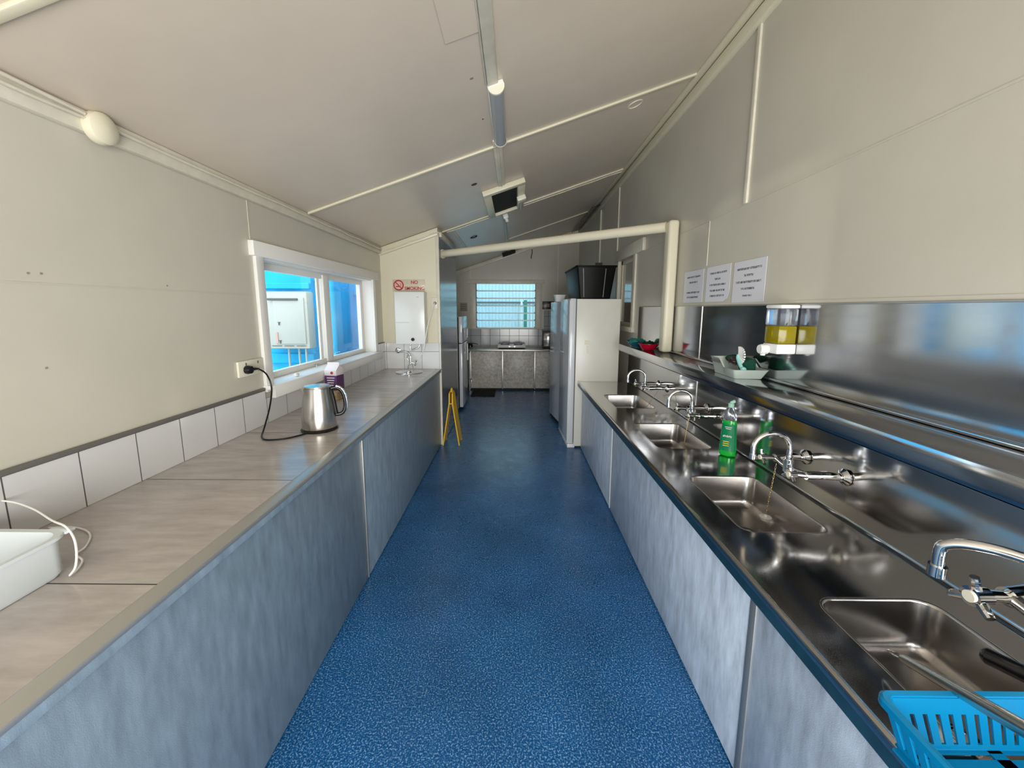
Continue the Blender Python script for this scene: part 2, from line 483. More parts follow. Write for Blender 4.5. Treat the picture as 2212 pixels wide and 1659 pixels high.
struct(b.build('trim_%d' % n, 'trim')); n += 1
# wall battens and sheet joints, right wall
for y, w, z0, z1, d in ((2.31, 0.032, 2.165, 3.06, 0.012), (5.11, 0.03, 2.30, 3.06, 0.012), (6.15, 0.05, 0.9, 3.04, 0.018),
                        (2.72, 0.008, 1.87, 2.16, 0.003)):
    struct(box('trim_%d' % n, 'trim', XR - d, XR + 0.001, y - w / 2, y + w / 2, z0, z1, bev=0.002)); n += 1
b = MB(); b.box(XR - 0.003, XR + 0.001, YB, 4.02, 2.160, 2.168); b.box(XR - 0.004, XR + 0.001, YB, 4.2, 1.608, 1.622)
struct(b.build('trim_%d' % n, 'wall', smooth=False)); n += 1
b = MB(); b.box(XL - 0.001, XL + 0.003, 2.265, 2.272, 1.96, 2.17); b.box(XL - 0.001, XL + 0.002, YB, 2.25, 1.652, 1.656)
struct(b.build('trim_%d' % n, 'wall', smooth=False)); n += 1
b = MB(); b.box(-0.915, -0.89, YF - 0.008, YF + 0.001, 2.16, 2.42); b.box(0.86, 0.88, YF - 0.008, YF + 0.001, 0.9, 2.9)
struct(b.build('trim_%d' % n, 'trim', smooth=False)); n += 1

# ------------------------------------------------------------------ window_1 (left, sliding, two panes)
w = struct(bpy.data.objects.new('window_1', None)); COL.objects.link(w)
XC = XL + 0.02
b = MB()
b.box(XL - 0.001, XC + 0.012, 2.245, 4.27, 1.872, 1.955, 0.004)
b.box(XL - 0.001, XC, 2.275, 2.345, 1.085, 1.875, 0.004); b.box(XL - 0.001, XC, 4.13, 4.20, 1.125, 1.875, 0.004)
b.build('window_casing', 'white', w)
b = MB()
b.box(XL - 0.13, XL, 2.335, 2.345, 1.105, 1.872); b.box(XL - 0.13, XL, 4.13, 4.14, 1.105, 1.872); b.box(XL - 0.13, XL, 2.335, 4.14, 1.862, 1.872)
b.build('window_reveal', 'white', w)
b = MB(); b.box(XL - 0.12, XL + 0.065, 2.27, 4.21, 1.10, 1.125, 0.006); b.box(XL + 0.04, XL + 0.066, 2.275, 4.2, 1.05, 1.11, 0.004)
b.build('window_sill', 'white', w)
xs = XL - 0.115
b = MB()
b.box(xs - 0.02, xs + 0.02, 2.345, 4.13, 1.125, 1.165, 0.003); b.box(xs - 0.02, xs + 0.02, 2.345, 4.13, 1.818, 1.872, 0.003)
b.box(xs - 0.02, xs + 0.02, 2.345, 2.40, 1.16, 1.82, 0.003); b.box(xs - 0.02, xs + 0.02, 4.06, 4.13, 1.16, 1.82, 0.003)
b.build('window_frame', 'white', w)
b = MB()
b.box(xs - 0.01, xs + 0.03, 3.27, 3.375, 1.14, 1.85, 0.003)
b.build('window_mullion', 'white', w)
b = MB(); b.box(xs - 0.015, xs + 0.0, 3.22, 3.262, 1.16, 1.83, 0.003)
b.build('sash_stile', 'white', w)
box('window_pane', 'glass', xs - 0.006, xs - 0.002, 2.38, 3.25, 1.15, 1.83, w)
box('window_pane', 'glass', xs + 0.006, xs + 0.010, 3.37, 4.08, 1.15, 1.83, w)
b = MB(); b.cyl((XL - 0.05, 3.0, 1.125), (XL - 0.05, 3.0, 1.15), 0.004); b.cyl((XL - 0.06, 2.985, 1.15), (XL - 0.04, 3.02, 1.15), 0.004)
b.build('window_catch', 'alu', w)

# window_2 (far, glass louvres)
w = struct(bpy.data.objects.new('window_2', None)); COL.objects.link(w)
b = MB()
yc_ = YF - 0.02
b.box(-0.92, -0.80, yc_, YF + 0.001, 1.17, 2.09, 0.003); b.box(0.43, 0.55, yc_, YF + 0.001, 1.17, 2.09, 0.003)
b.box(-0.97, 0.60, yc_ - 0.008, YF + 0.001, 2.085, 2.165, 0.004)
b.build('window_casing', 'trim', w)
b = MB(); b.box(-0.94, 0.58, YF - 0.045, YF + 0.06, 1.165, 1.19, 0.004)
b.build('window_sill', 'trim', w)
for x, xc_ in ((-0.80, -0.79), (0.415, 0.40)):
    b = MB(); b.box(x, x + 0.015, YF + 0.02, YF + 0.08, 1.185, 2.085)
    for k in range(6):
        b.box(xc_, xc_ + 0.018, YF + 0.015, YF + 0.07, 1.195 + 0.15 * k, 1.215 + 0.15 * k)
    b.build('louvre_frame', 'darkgrey', w)
for k in range(6):
    z0 = 1.19 + 0.15 * k
    rot = Matrix.Rotation(R(-14), 3, 'X')
    b = MB(); b.box(-0.785, 0.418, YF + 0.045, YF + 0.050, z0, z0 + 0.150, rot=rot)
    bl = b.build('louvre_blade', 'louvreglass', w, smooth=False)
    b = MB(); b.box(-0.785, 0.418, YF + 0.023, YF + 0.03, z0 - 0.009, z0 + 0.014)
    b.build('blade_edge', 'louvreedge', bl, smooth=False)

# window_3 (right, behind the fridge)
w = struct(bpy.data.objects.new('window_3', None)); COL.objects.link(w)
b = MB()
b.box(XR - 0.018, XR + 0.001, 4.28, 4.37, 1.36, 2.16, 0.003); b.box(XR - 0.018, XR + 0.001, 4.97, 5.06, 1.36, 2.16, 0.003)
b.box(XR - 0.03, XR + 0.001, 4.02, 5.10, 2.16, 2.285, 0.004); b.box(XR - 0.03, XR + 0.001, 4.26, 5.08, 1.33, 1.385, 0.003)
b.build('window_casing', 'trim', w)
b = MB()
b.box(XR + 0.02, XR + 0.05, 4.37, 4.42, 1.385, 2.16, 0.003); b.box(XR + 0.02, XR + 0.05, 4.91, 4.97, 1.385, 2.16, 0.003)
b.box(XR + 0.02, XR + 0.05, 4.37, 4.97, 2.11, 2.16, 0.003); b.box(XR + 0.02, XR + 0.05, 4.37, 4.97, 1.38, 1.43, 0.003)
b.build('window_frame', 'cream', w)
box('window_pane', 'mirrorglass', XR + 0.03, XR + 0.036, 4.41, 4.92, 1.42, 2.12, w)

# ------------------------------------------------------------------ outside
g = MB(); g.box(-16, 16, -8, 18, -0.25, -0.2); o = g.build('ground', 'gnd', smooth=False); struct(o)
t = thing('shipping_container', 'bright blue steel building seen through the left window', 'building', (-3.2, 4.65, -0.2))
b = MB()
b.box(-5.0, -2.38, 4.65, 7.5, -0.2, 3.2); b.box(-5.0, -2.38, 4.60, 4.66, 1.80, 1.87, 0.01); b.box(-5.0, -2.38, 4.60, 4.66, 0.93, 1.05, 0.01)
b.build('near_wall', 'container', t, world=True, smooth=False)
b = MB()
b.box(-2.38, -1.72, 5.9, 7.5, -0.2, 3.2)
for k in range(4):
    x = -2.36 + 0.18 * k
    b.prism([(x, 5.9, 1.05), (x + 0.03, 5.87, 1.05), (x + 0.08, 5.87, 1.05), (x + 0.11, 5.9, 1.05)], (0, 0, 0.71))
b.box(-2.38, -1.72, 5.86, 5.91, 0.90, 1.0, 0.01); b.box(-2.38, -1.72, 5.86, 5.91, 1.77, 1.84, 0.01)
b.build('far_wall', 'container', t, world=True, smooth=False)
b = MB(); b.cyl((-2.19, 4.74, -0.2), (-2.19, 4.74, 3.0), 0.042); b.box(-2.38, -2.19, 4.72, 4.76, 1.9, 1.94)
b.build('corner_pipe', 'container', t, world=True)
b = MB(); b.tube([(-1.80, 5.85, 1.45), (-1.87, 5.85, 1.30), (-2.02, 5.85, 1.12)], 0.006)
b.build('cable', 'darkgrey', t, world=True)
t = thing('water_heater', 'white outdoor gas water heater mounted on the blue wall outside the left window', 'water heater', (-2.6, 4.5, 1.1))
b = MB(); b.box(-2.86, -2.33, 4.44, 4.60, 1.12, 1.765, 0.02)
b.build('casing', 'heater', t, world=True)
b = MB(); b.box(-2.71, -2.36, 4.42, 4.45, 1.175, 1.70, 0.012)
b.build('front_cover', 'heater', t, world=True)
b = MB(); b.box(-2.76, -2.42, 4.405, 4.43, 1.665, 1.69, 0.006)
b.build('flue_vent', 'slot', t, world=True)
b = MB()
for x in (-2.76, -2.62, -2.48): b.box(x, x + 0.11, 4.436, 4.445, 1.150, 1.158)
b.build('vent_slots', 'slot', t, world=True)
b = MB(); b.box(-2.695, -2.672, 4.412, 4.4205, 1.19, 1.31)
b.build('warning_label', 'pink', t, world=True)
b = MB(); b.box(-2.665, -2.635, 4.412, 4.4205, 1.42, 1.426); b.box(-2.656, -2.644, 4.412, 4.4205, 1.39, 1.42); b.box(-2.665, -2.635, 4.412, 4.4205, 1.215, 1.221); b.box(-2.656, -2.644, 4.412, 4.4205, 1.185, 1.215)
b.build('instruction_marks', 'slot', t, world=True)
for x in (-2.62, -2.50, -2.42):
    b = MB(); b.cyl((x, 4.52, 0.6), (x, 4.52, 1.13), 0.012)
    b.build('pipe', 'copper', t, world=True)

t = thing('corrugated_fence', 'pale corrugated metal wall outside the louvre window', 'fence', (0, 10.2, -0.2))
b = MB(); pts = []
nx = 420
vb = []; vt_ = []
for i in range(nx + 1):
    x = -2.6 + 5.2 * i / nx; y = 10.2 + 0.014 * math.sin(2 * PI * x / 0.086)
    vb.append(b.bm.verts.new((x, y, -0.2))); vt_.append(b.bm.verts.new((x, y, 2.24)))
for i in range(nx): b.bm.faces.new((vb[i], vb[i + 1], vt_[i + 1], vt_[i]))
b.build('sheet', 'corr', t, world=True)
b = MB(); b.box(-2.6, 2.6, 10.16, 10.18, 1.72, 1.76)
b.build('rail', 'slot', t, world=True)
t = thing('white_post_frame', 'white painted post and rail standing in front of the corrugated wall outside', 'post', (0.17, 9.6, -0.2))
b = MB(); b.box(0.14, 0.19, 9.6, 9.65, -0.2, 1.84, 0.004)
b.build('post', 'white', t, world=True)
b = MB(); b.box(-1.2, 0.19, 9.58, 9.62, 1.64, 1.665, 0.003)
b.build('top_rail', 'white', t, world=True)
tag(box('downpipe', 'fgreen', 0.23, 0.31, 10.05, 10.12, -0.2, 1.80, bev=0.01), 'dark green downpipe beside the white post outside', 'pipe')

# ------------------------------------------------------------------ left worktop and cabinets
YE = 4.428; YS = -1.1
def cab(name, label, y0, y1, m, x_front, x_back, z1, group, strip=None, stripm='alu', zc_=None):
    t = thing(name, label, 'cabinet', ((x_front + x_back) / 2, (y0 + y1) / 2, 0), group=group)
    s = 1 if x_front > x_back else -1
    b = MB(); b.box(min(x_back, x_front - s * 0.02), max(x_back, x_front - s * 0.02), y0 + 0.002, y1 - 0.002, 0.001, zc_ or z1)
    b.build('carcass', 'blackm', t, world=True, smooth=False)
    b = MB(); b.box(min(x_front, x_front - s * 0.018), max(x_front, x_front - s * 0.018), y0 + 0.003, y1 - 0.003, 0.012, z1 - 0.002, 0.002)
    b.build('front_panel', m, t, world=True)
    if strip:
        b = MB(); b.box(x_front - 0.003, x_front + 0.004, strip[0], strip[1], 0.012, z1 - 0.004, 0.001)
        b.build('cover_strip', stripm, t, world=True)
    return t
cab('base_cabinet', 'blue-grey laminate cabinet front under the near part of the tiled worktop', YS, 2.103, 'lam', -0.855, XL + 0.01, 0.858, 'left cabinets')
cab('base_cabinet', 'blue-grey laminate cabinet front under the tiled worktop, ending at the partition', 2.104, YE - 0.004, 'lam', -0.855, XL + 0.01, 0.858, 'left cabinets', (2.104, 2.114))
t = thing('worktop', 'long beige tiled worktop with metal front edge along the left wall', 'worktop', (-1.16, 1.6, 0.86))
b = MB(); b.box(XL + 0.003, -0.886, YS, YE, 0.862, 0.90)
b.build('tiled_top', 'tilelam', t, world=True, smooth=False)
b = MB(); b.box(-0.886, -0.834, YS, YE, 0.886, 0.9012, 0.003)
b.build('metal_edge', 'alu', t, world=True)
b = MB(); b.box(-0.872, -0.838, YS, YE, 0.860, 0.888, 0.002)
b.build('front_lipping', 'lam', t, world=True)
t = thing('tile_splashback', 'row of white square tiles with metal cap strip along the left wall', 'splashback', (XL, 1.6, 0.9))
b = MB()
b.box(XL + 0.001, XL + 0.012, YS, 2.262, 0.901, 1.098); b.box(XL + 0.001, XL + 0.012, 2.262, 4.214, 0.901, 1.048)
b.box(XL + 0.001, XL + 0.012, 4.214, 4.427, 0.901, 1.195)
b.build('tiles', 'tileL', t, world=True, smooth=False)
b = MB(); b.box(XL + 0.001, XL + 0.016, YS, 2.262, 1.098, 1.114, 0.002)
b.build('cap_strip', 'cap', t, world=True)
b = MB(); b.box(XL + 0.001, XL + 0.016, 4.214, 4.427, 1.195, 1.205, 0.002)
b.build('cap_strip', 'cap', t, world=True)
t = thing('tile_splashback', 'white square tiles on the partition below the wall water boiler', 'splashback', (-1.16, 4.42, 0.9))
b = MB(); b.box(XL + 0.014, XP - 0.006, 4.417, 4.4275, 0.901, 1.195)
b.build('tiles', 'tileP', t, world=True, smooth=False)
b = MB(); b.box(XP - 0.010, XP + 0.004, 4.412, 4.4215, 0.901, 1.205, 0.002)
b.build('corner_bead', 'white', t, world=True)

# ------------------------------------------------------------------ right sink bench
BZ = 0.775; XF = 0.705; RY0, RY1 = -0.6, 4.335
SINKS = [(3.15, 3.66), (2.205, 2.715), (1.34, 1.825), (0.50, 1.005)]
SX = (0.845, 1.165)
for (y0, y1, lab, st, sm) in ((2.945, 4.33, 'short blue-grey cabinet front under the sink bench, next to the white fridge', None, None),
                      (1.14, 2.945, 'middle blue-grey cabinet front under the sink bench', (2.936, 2.944), 'white'),
                      (RY0, 1.14, 'nearest blue-grey cabinet front under the sink bench, below the blue basket', (1.108, 1.138), 'alu')):
    cab('base_cabinet', lab, y0, y1, 'lam_lit', 0.760, 1.27, 0.758, 'sink bench cabinets', st, sm or 'alu', 0.60)
t = thing('sink_bench', 'long dark stainless steel bench with four inset sinks along the right wall', 'sink bench', (1.0, 1.9, 0.6))
b = MB()
def loop_edges(bm, pts):
    vs = [bm.verts.new(p) for p in pts]
    return [bm.edges.new((vs[i], vs[(i + 1) % len(vs)])) for i in range(len(vs))]
ed = loop_edges(b.bm, [(XF + 0.02, RY0, BZ), (XR - 0.014, RY0, BZ), (XR - 0.014, RY1, BZ), (XF + 0.02, RY1, BZ)])
for (y0, y1) in SINKS:
    ed += loop_edges(b.bm, rrect(SX[0], SX[1], y0, y1, BZ, 0.05))
bmesh.ops.triangle_fill(b.bm, use_beauty=True, use_dissolve=False, edges=ed, normal=(0, 0, 1))
o = b.build('benchtop', 'bench', t, world=True, smooth=False)
b = MB()
b.prism([(XF + 0.022, RY0, BZ + 0.0005), (XF + 0.018, RY0, BZ + 0.006), (XF + 0.010, RY0, BZ + 0.009), (XF + 0.002, RY0, BZ + 0.006), (XF, RY0, BZ), (XF, RY0, BZ - 0.012), (XF + 0.022, RY0, BZ - 0.012)], (0, RY1 - RY0, 0))
b.build('raised_front_edge', 'bench', t, world=True)
b = MB(); b.box(XF + 0.002, XF + 0.03, RY0, RY1 - 0.01, 0.728, BZ - 0.008)
b.build('front_fascia', 'navy', t, world=True, smooth=False)
# coved upstand between bench and wall sheet
b = MB(); prof = []
for k in range(7):
    a = R(90 * k / 6)
    prof.append((XR - 0.014 + 0.012 * math.sin(a) , RY0, BZ + 0.012 * (1 - math.cos(a))))
prof += [(XR - 0.001, RY0, BZ + 0.012), (XR - 0.001, RY0, BZ - 0.002), (XR - 0.014, RY0, BZ - 0.002)]
b.prism(prof, (0, RY1 - RY0, 0))
b.build('rear_cove', 'steel', t, world=True)
for (y0, y1) in SINKS:
    b = MB()
    L_ = [rrect(SX[0] - 0.007, SX[1] + 0.007, y0 - 0.007, y1 + 0.007, BZ + 0.0004, 0.056),
          rrect(SX[0] - 0.003, SX[1] + 0.003, y0 - 0.003, y1 + 0.003, BZ + 0.0018, 0.052),
          rrect(SX[0], SX[1], y0, y1, BZ + 0.0005, 0.05), rrect(SX[0] + 0.002, SX[1] - 0.002, y0 + 0.002, y1 - 0.002, BZ - 0.006, 0.05)]
    D = 0.15
    L_.append(rrect(SX[0] + 0.008, SX[1] - 0.008, y0 + 0.008, y1 - 0.008, BZ - D + 0.04, 0.05))
    for k in range(1, 6):
        a = R(90 * k / 5); q = 0.008 + 0.04 * (1 - math.cos(a))
        L_.append(rrect(SX[0] + q, SX[1] - q, y0 + q, y1 - q, BZ - D + 0.04 * (1 - math.sin(a)), max(0.012, 0.05 - 0.03 * (1 - math.cos(a)))))
    b.loft(L_, cap0=False, cap1=True)
    ba = b.build('basin', 'basin', t, world=True, ang=60)
    b = MB(); cx, cy = (SX[0] + SX[1]) / 2, (y0 + y1) / 2
    b.lathe([(0.042, 0.0005), (0.040, 0.003), (0.030, 0.002), (0.026, -0.001), (0.001, -0.001)], (cx, cy, BZ - D + 0.0005), 28)
    b.build('waste_outlet', 'chrome', ba)

# wall sheet + shelf
t = thing('steel_splashback', 'shiny stainless steel sheet covering the right wall behind the sinks', 'splashback', (XR, 1.9, BZ))
b = MB(); b.box(XR - 0.006, XR - 0.001, RY0, 4.11, 1.16, 1.606); b.box(XR - 0.006, XR - 0.001, RY0, 4.40, BZ + 0.013, 1.16)
b.build('sheet', 'steel', t, world=True, smooth=False)
b = MB(); b.box(XR - 0.0095, XR - 0.006, 2.722, 2.728, BZ + 0.02, 1.606)
b.build('seam', 'alu', t, world=True)
b = MB(); b.box(XR - 0.009, XR - 0.001, RY0, 4.11, 1.601, 1.609, 0.001)
b.build('top_edge', 'alu', t, world=True)
t = thing('wall_shelf', 'narrow stainless steel shelf running above the sinks', 'shelf', (1.17, 1.9, 1.17))
b = MB()
b.box(1.062, XR - 0.007, RY0, 4.00, 1.226, 1.232, 0.001); b.box(1.060, 1.066, RY0, 4.00, 1.168, 1.233, 0.0015); b.box(1.06, 1.085, RY0, 4.00, 1.168, 1.172)
b.build('shelf_plate', 'steel', t, world=True)
b = MB(); b.box(XR - 0.020, XR - 0.0065, RY0, 4.00, 1.232, 1.244, 0.003)
b.build('rear_fold', 'steel', t, world=True)
for y in (0.2, 1.1, 2.0, 2.9, 3.8):
    b = MB(); b.prism([(1.075, y, 1.226), (XR - 0.0065, y, 1.226), (XR - 0.0065, y, 1.13)], (0, 0.003, 0))
    b.build('bracket', 'steel', t, world=True, smooth=False)

# ------------------------------------------------------------------ taps
def make_tap(label, loc, swing=0.0, arch=0.065, tip=0.045):
    """origin on the wall between the two inlets; -x points into the room"""
    t = thing('mixer_tap', label, 'tap', loc, group='wall taps over the sinks')
    for s in (-1, 1):
        b = MB(); y = s * 0.105
        b.lathe([(0.001, 0), (0.032, 0), (0.032, -0.006), (0.024, -0.012), (0.016, -0.018), (0.001, -0.018)], (-0.001, y, 0), 24, 'x')
        b.build('wall_flange', 'chrome', t)
    b = MB()
    for s in (-1, 1):
        y = s * 0.105
        b.tube([(-0.02, y, 0), (-0.07, y * 0.98, 0.004), (-0.13, y * 0.9, 0)], lambda u: 0.013 + 0.003 * math.sin(u * PI), 14)
        b.cyl((-0.10, y * 0.93, 0.002), (-0.145, y * 0.88, 0), 0.017)
        b.cyl((-0.145, y * 0.88, 0), (-0.185, y * 0.86, 0.004), 0.011)
    b.tube([(-0.135, -0.095, 0), (-0.155, 0, -0.002), (-0.135, 0.095, 0)], 0.012, 14)
    b.cyl((-0.15, 0, -0.022), (-0.15, 0, 0.03), 0.018); b.cyl((-0.15, 0, -0.03), (-0.15, 0, -0.02), 0.012)
    b.build('body', 'chrome', t)
    for s in (-1, 1):
        b = MB(); c = Vector((-0.195, s * 0.09, 0.004))
        b.cyl(c + Vector((0.012, 0, 0)), c - Vector((0.016, 0, 0)), 0.015, 0.017, 16)
        for k in range(3):
            a = R(90 + 120 * k)
            d = Vector((0, math.cos(a), math.sin(a)))
            b.tube([c - Vector((0.004, 0, 0)), c + d * 0.02 - Vector((0.010, 0, 0)), c + d * 0.037 - Vector((0.014, 0, 0))], lambda u: 0.0095 - 0.003 * u, 10)
        h = b.build('handle', 'chrome', t)
        b = MB(); b.cyl(c - Vector((0.016, 0, 0)), c - Vector((0.019, 0, 0)), 0.010)
        b.build('handle_button', 'creamp', h)
    b = MB()
    ca, sa = math.cos(swing), math.sin(swing)
    P = []
    P.append((0, 0.03)); P.append((0, 0.06))
    for k in range(0, 9):
        a = PI * k / 8
        P.append((0.075 - 0.075 * math.cos(a), 0.075 + arch * math.sin(a)))
    P.append((0.150, tip))
    pts = [(-0.15 - u * ca, u * sa, v) for u, v in P]
    b.tube(pts, 0.0095, 16, sub=3)
    b.cyl((-0.15, 0, 0.028), (-0.15, 0, 0.045), 0.014)
    sp = b.build('spout', 'chrome', t)
    b = MB(); e = pts[-1]
    b.cyl((e[0], e[1], e[2] + 0.008), (e[0], e[1], e[2] - 0.012), 0.013)
    b.build('aerator', 'chrome', sp)
    return t
TAPZ = 0.94
tp = make_tap('chrome wall tap with curved spout over the farthest sink, next to the fridge', (XR - 0.007, 3.36, TAPZ - 0.02))
dup(tp, (XR - 0.007, 2.45, TAPZ - 0.01), None, 'chrome wall tap over the second sink from the fridge, left of the green bottle')
dup(tp, (XR - 0.007, 1.555, TAPZ), None, 'chrome wall tap with curved spout over the third sink, right of the green bottle')
t4 = make_tap('large chrome wall tap over the nearest sink, cut by the right frame edge', (XR - 0.007, 0.68, 0.95), R(52), 0.030, 0.036)
t4.scale = (1.3, 1.25, 1.25)

def chain(b, p0, p1, sag, n=18):
    p0, p1 = Vector(p0), Vector(p1)
    for i in range(n):
        t_ = (i + 0.5) / n
        c = p0.lerp(p1, t_) + Vector((0, 0, -sag * math.sin(PI * t_)))
        d = (p1 - p0); d.z += -sag * PI * math.cos(PI * t_); d.normalize()
        L_ = (p1 - p0).length / n * 0.72
        u = d.orthogonal().normalized()
        if i % 2: u = d.cross(u)
        b.tube([c - d * L_, c + u * 0.0028, c + d * L_, c - u * 0.0028], 0.0009, 5, closed=True, sub=3)
def plug(label, top, bot, sag):
    t = thing('sink_plug', label, 'sink plug', bot)
    b = MB(); chain(b, top, (bot[0], bot[1], bot[2] + 0.012), sag, 22)
    b.build('chain', 'brass', t, world=True)
    b = MB(); b.lathe([(0.018, -0.012), (0.021, 0), (0.024, 0.001), (0.024, 0.004), (0.008, 0.006), (0.005, 0.013), (0.001, 0.014)], bot, 24)
    b.build('stopper', 'whitep', t, world=True)
    return t
plug('white sink plug on a brass chain hanging into the third sink', (1.115, 1.60, 0.93), (1.12, 1.64, 0.665), 0.0)
plug('sink plug on a chain hanging into the second sink from the fridge', (1.115, 2.44, 0.91), (1.09, 2.44, 0.655), 0.0)
plug('sink plug on a slack chain hanging into the farthest sink', (1.22, 3.27, 0.90), (1.10, 3.35, 0.655), 0.01)

# ------------------------------------------------------------------ detergent bottle
t = thing('detergent_bottle', 'bright green dishwashing liquid bottle standing between two sinks', 'bottle', (1.185, 2.10, BZ), (0, 0, R(-38)))
t.scale = (1.05, 1.05, 1.15)
def ell(rx, ry, z, n=28): return [(rx * math.cos(2 * PI * i / n), ry * math.sin(2 * PI * i / n), z) for i in range(n)]
b = MB(); b.loft([ell(0.030, 0.018, 0.001), ell(0.039, 0.024, 0.006), ell(0.041, 0.026, 0.04), ell(0.036, 0.024, 0.12), ell(0.034, 0.024, 0.17), ell(0.030, 0.022, 0.178)], cap0=True)
b.build('liquid', 'green', t)
b = MB(); b.loft([ell(0.0302, 0.0222, 0.1785), ell(0.033, 0.022, 0.195), ell(0.032, 0.02, 0.215), ell(0.018, 0.014, 0.235), ell(0.012, 0.012, 0.242)], cap0=True)
b.build('clear_shoulder', 'clear', t)
b = MB()
n_ = 28
f = lambda rx, ry, z: [(rx * math.cos(R(a)), ry * math.sin(R(a)), z) for a in range(205, 336, 10)]
def patch(b, loops):
    rr = [[b.bm.verts.new(p) for p in l] for l in loops]
    for a, c in zip(rr, rr[1:]):
        for i in range(len(a) - 1): b.bm.faces.new((a[i], a[i + 1], c[i + 1], c[i]))
patch(b, [f(0.0418, 0.0268, 0.03), f(0.0415, 0.0265, 0.05), f(0.0368, 0.0248, 0.12), f(0.0350, 0.0248, 0.160)])
b.build('label', 'greenlabel', t)
b = MB()
for z, w_, x in ((0.138, 0.012, 0), (0.146, 0.016, 0)): b.box(x - w_, x + w_, -0.0262, -0.0252, z, z + 0.003)
for k in range(7): b.box(-0.022 + 0.006 * k, -0.018 + 0.006 * k, -0.0275, -0.0262, 0.098 + 0.001 * (k % 3), 0.106 + 0.002 * (k % 2))
b.build('white_lettering', 'whitep', t, smooth=False)
b = MB()
for z in (0.055, 0.065, 0.075): b.box(-0.02, 0.008, -0.0285, -0.0266, z, z + 0.004)
b.build('yellow_print', 'label', t, smooth=False)
b = MB(); b.lathe([(0.012, 0.240), (0.014, 0.244), (0.014, 0.258), (0.010, 0.262), (0.001, 0.262)], (0, 0, 0)); b.box(-0.006, 0.02, -0.008, 0.008, 0.26, 0.275, 0.004, rot=Matrix.Rotation(R(-30), 3, 'Y'))
b.build('cap', 'palegreen', t)

# ------------------------------------------------------------------ soap dispenser on the wall sheet
t = thing('soap_dispenser', 'clear wall dispenser half full of yellow liquid soap', 'soap dispenser', (XR - 0.0065, 1.845, 1.38))
def sd(y0, y1, x0, x1, z0, z1, m, name, bev, k=None):
    b = MB(); b.box(x0, x1, y0, y1, z0, z1, bev); return b.build(name, m, t, world=True)
sd(1.788, 1.902, 1.195, XR - 0.0065, 1.585, 1.603, 'whitep', 'lid', 0.008)
sd(1.792, 1.898, 1.198, XR - 0.010, 1.508, 1.585, 'clear', 'clear_tank', 0.006)
sd(1.793, 1.897, 1.199, XR - 0.010, 1.425, 1.507, 'olive', 'soap', 0.006)
sd(1.792, 1.898, 1.196, XR - 0.0065, 1.378, 1.424, 'whitep', 'base', 0.006)
b = MB(); b.lathe([(0.001, -0.035), (0.020, -0.035), (0.024, -0.025), (0.024, 0), (0.001, 0)], (1.196, 1.865, 1.395), 24, 'x')
b.cyl((1.18, 1.865, 1.365), (1.18, 1.865, 1.385), 0.010, 0.016)
b.build('push_button', 'whitep', t, world=True)

# ------------------------------------------------------------------ caddy with scourers and brush on the shelf
SZ = 1.2325
t = thing('sponge_caddy', 'pale grey-green plastic caddy on the steel shelf holding a brush and scourers', 'caddy', (1.190, 2.08, SZ), (0, 0, R(-3)))
b = MB()
def rl(a, c, r):
    p = rrect(-a, a, -c, c, 0, r, 3); q = []
    ys = [0.02, 0.0, -0.02, -0.035]
    q = p[:8] + [(-a, y, 0) for y in ys] + p[8:] + [(a, y, 0) for y in ys[::-1]]
    return q
o1 = rl(0.085, 0.135, 0.012); o0 = rl(0.068, 0.115, 0.012)
def zz(l, z): return [(p[0], p[1], z if not callable(z) else z(p)) for p in l]
top = lambda p: 0.048 + 0.040 * min(1, max(0, (p[1] + 0.035) / 0.055))
inn = [(p[0] * 0.96, p[1] * 0.975, p[2]) for p in o1]; inb = [(p[0] * 0.95, p[1] * 0.97, p[2]) for p in o0]
b.loft([zz(inb, 0.004), zz(inn, lambda p: top(p)), zz([(p[0] * 1.05, p[1] * 1.03, 0) for p in o1], lambda p: top(p)), zz(o1, lambda p: top(p) - 0.006), zz(o0, 0.0005)], cap0=True, cap1=True)
b.build('tray', 'greygreen', t, ang=30)
b = MB()
for k in range(12): b.box(-0.0875, -0.083, 0.01 + 0.009 * k, 0.014 + 0.009 * k, 0.062, 0.078)
b.build('drain_slots', 'slot', t, smooth=False)
t = thing('dish_brush', 'mint dish brush with a fan of white bristles lying in the caddy', 'brush', (1.16, 2.045, SZ + 0.045))
t.scale = (1.25, 1.25, 1.25)
b = MB(); b.tube([(0, -0.05, 0.0), (0.0, -0.03, 0.018), (0.004, -0.005, 0.04), (0.008, 0.0, 0.055)], 0.0075, 10); b.ball((0, -0.055, 0), 0.012)
b.build('handle', 'mint', t)
b = MB(); c0 = Vector((0.006, -0.004, 0.052))
for k in range(11):
    a = R(-70 + 17 * k)
    d = Vector((0.10, -math.cos(a), math.sin(a))).normalized()
    b.tube([c0, c0 + d * 0.02, c0 + d * 0.038], lambda u: 0.0020 + 0.0022 * u, 6)
b.build('bristles', 'whitep', t)
def blob(b, c, r, sx, sy, sz, amp, seed):
    rnd = random.Random(seed); vs = b.ball(c, r, sx, sy, sz, 24); ph = [rnd.uniform(0, 6) for _ in range(6)]
    for v in vs:
        d = v.co - Vector(c)
        k = 1 + amp * (math.sin(d.x * 90 + ph[0]) + math.sin(d.y * 110 + ph[1]) + math.sin(d.z * 130 + ph[2])) / 3
        v.co = Vector(c) + d * k
b = MB(); blob(b, (1.205, 2.025, SZ + 0.062), 0.045, 0.85, 0.95, 0.85, 0.3, 1)
tag(b.build('scourer', 'dkgreen'), 'dark green scourer pad at the near end of the caddy', 'scourer')
b = MB(); blob(b, (1.205, 2.155, SZ + 0.078), 0.036, 0.9, 1.0, 0.7, 0.35, 2)
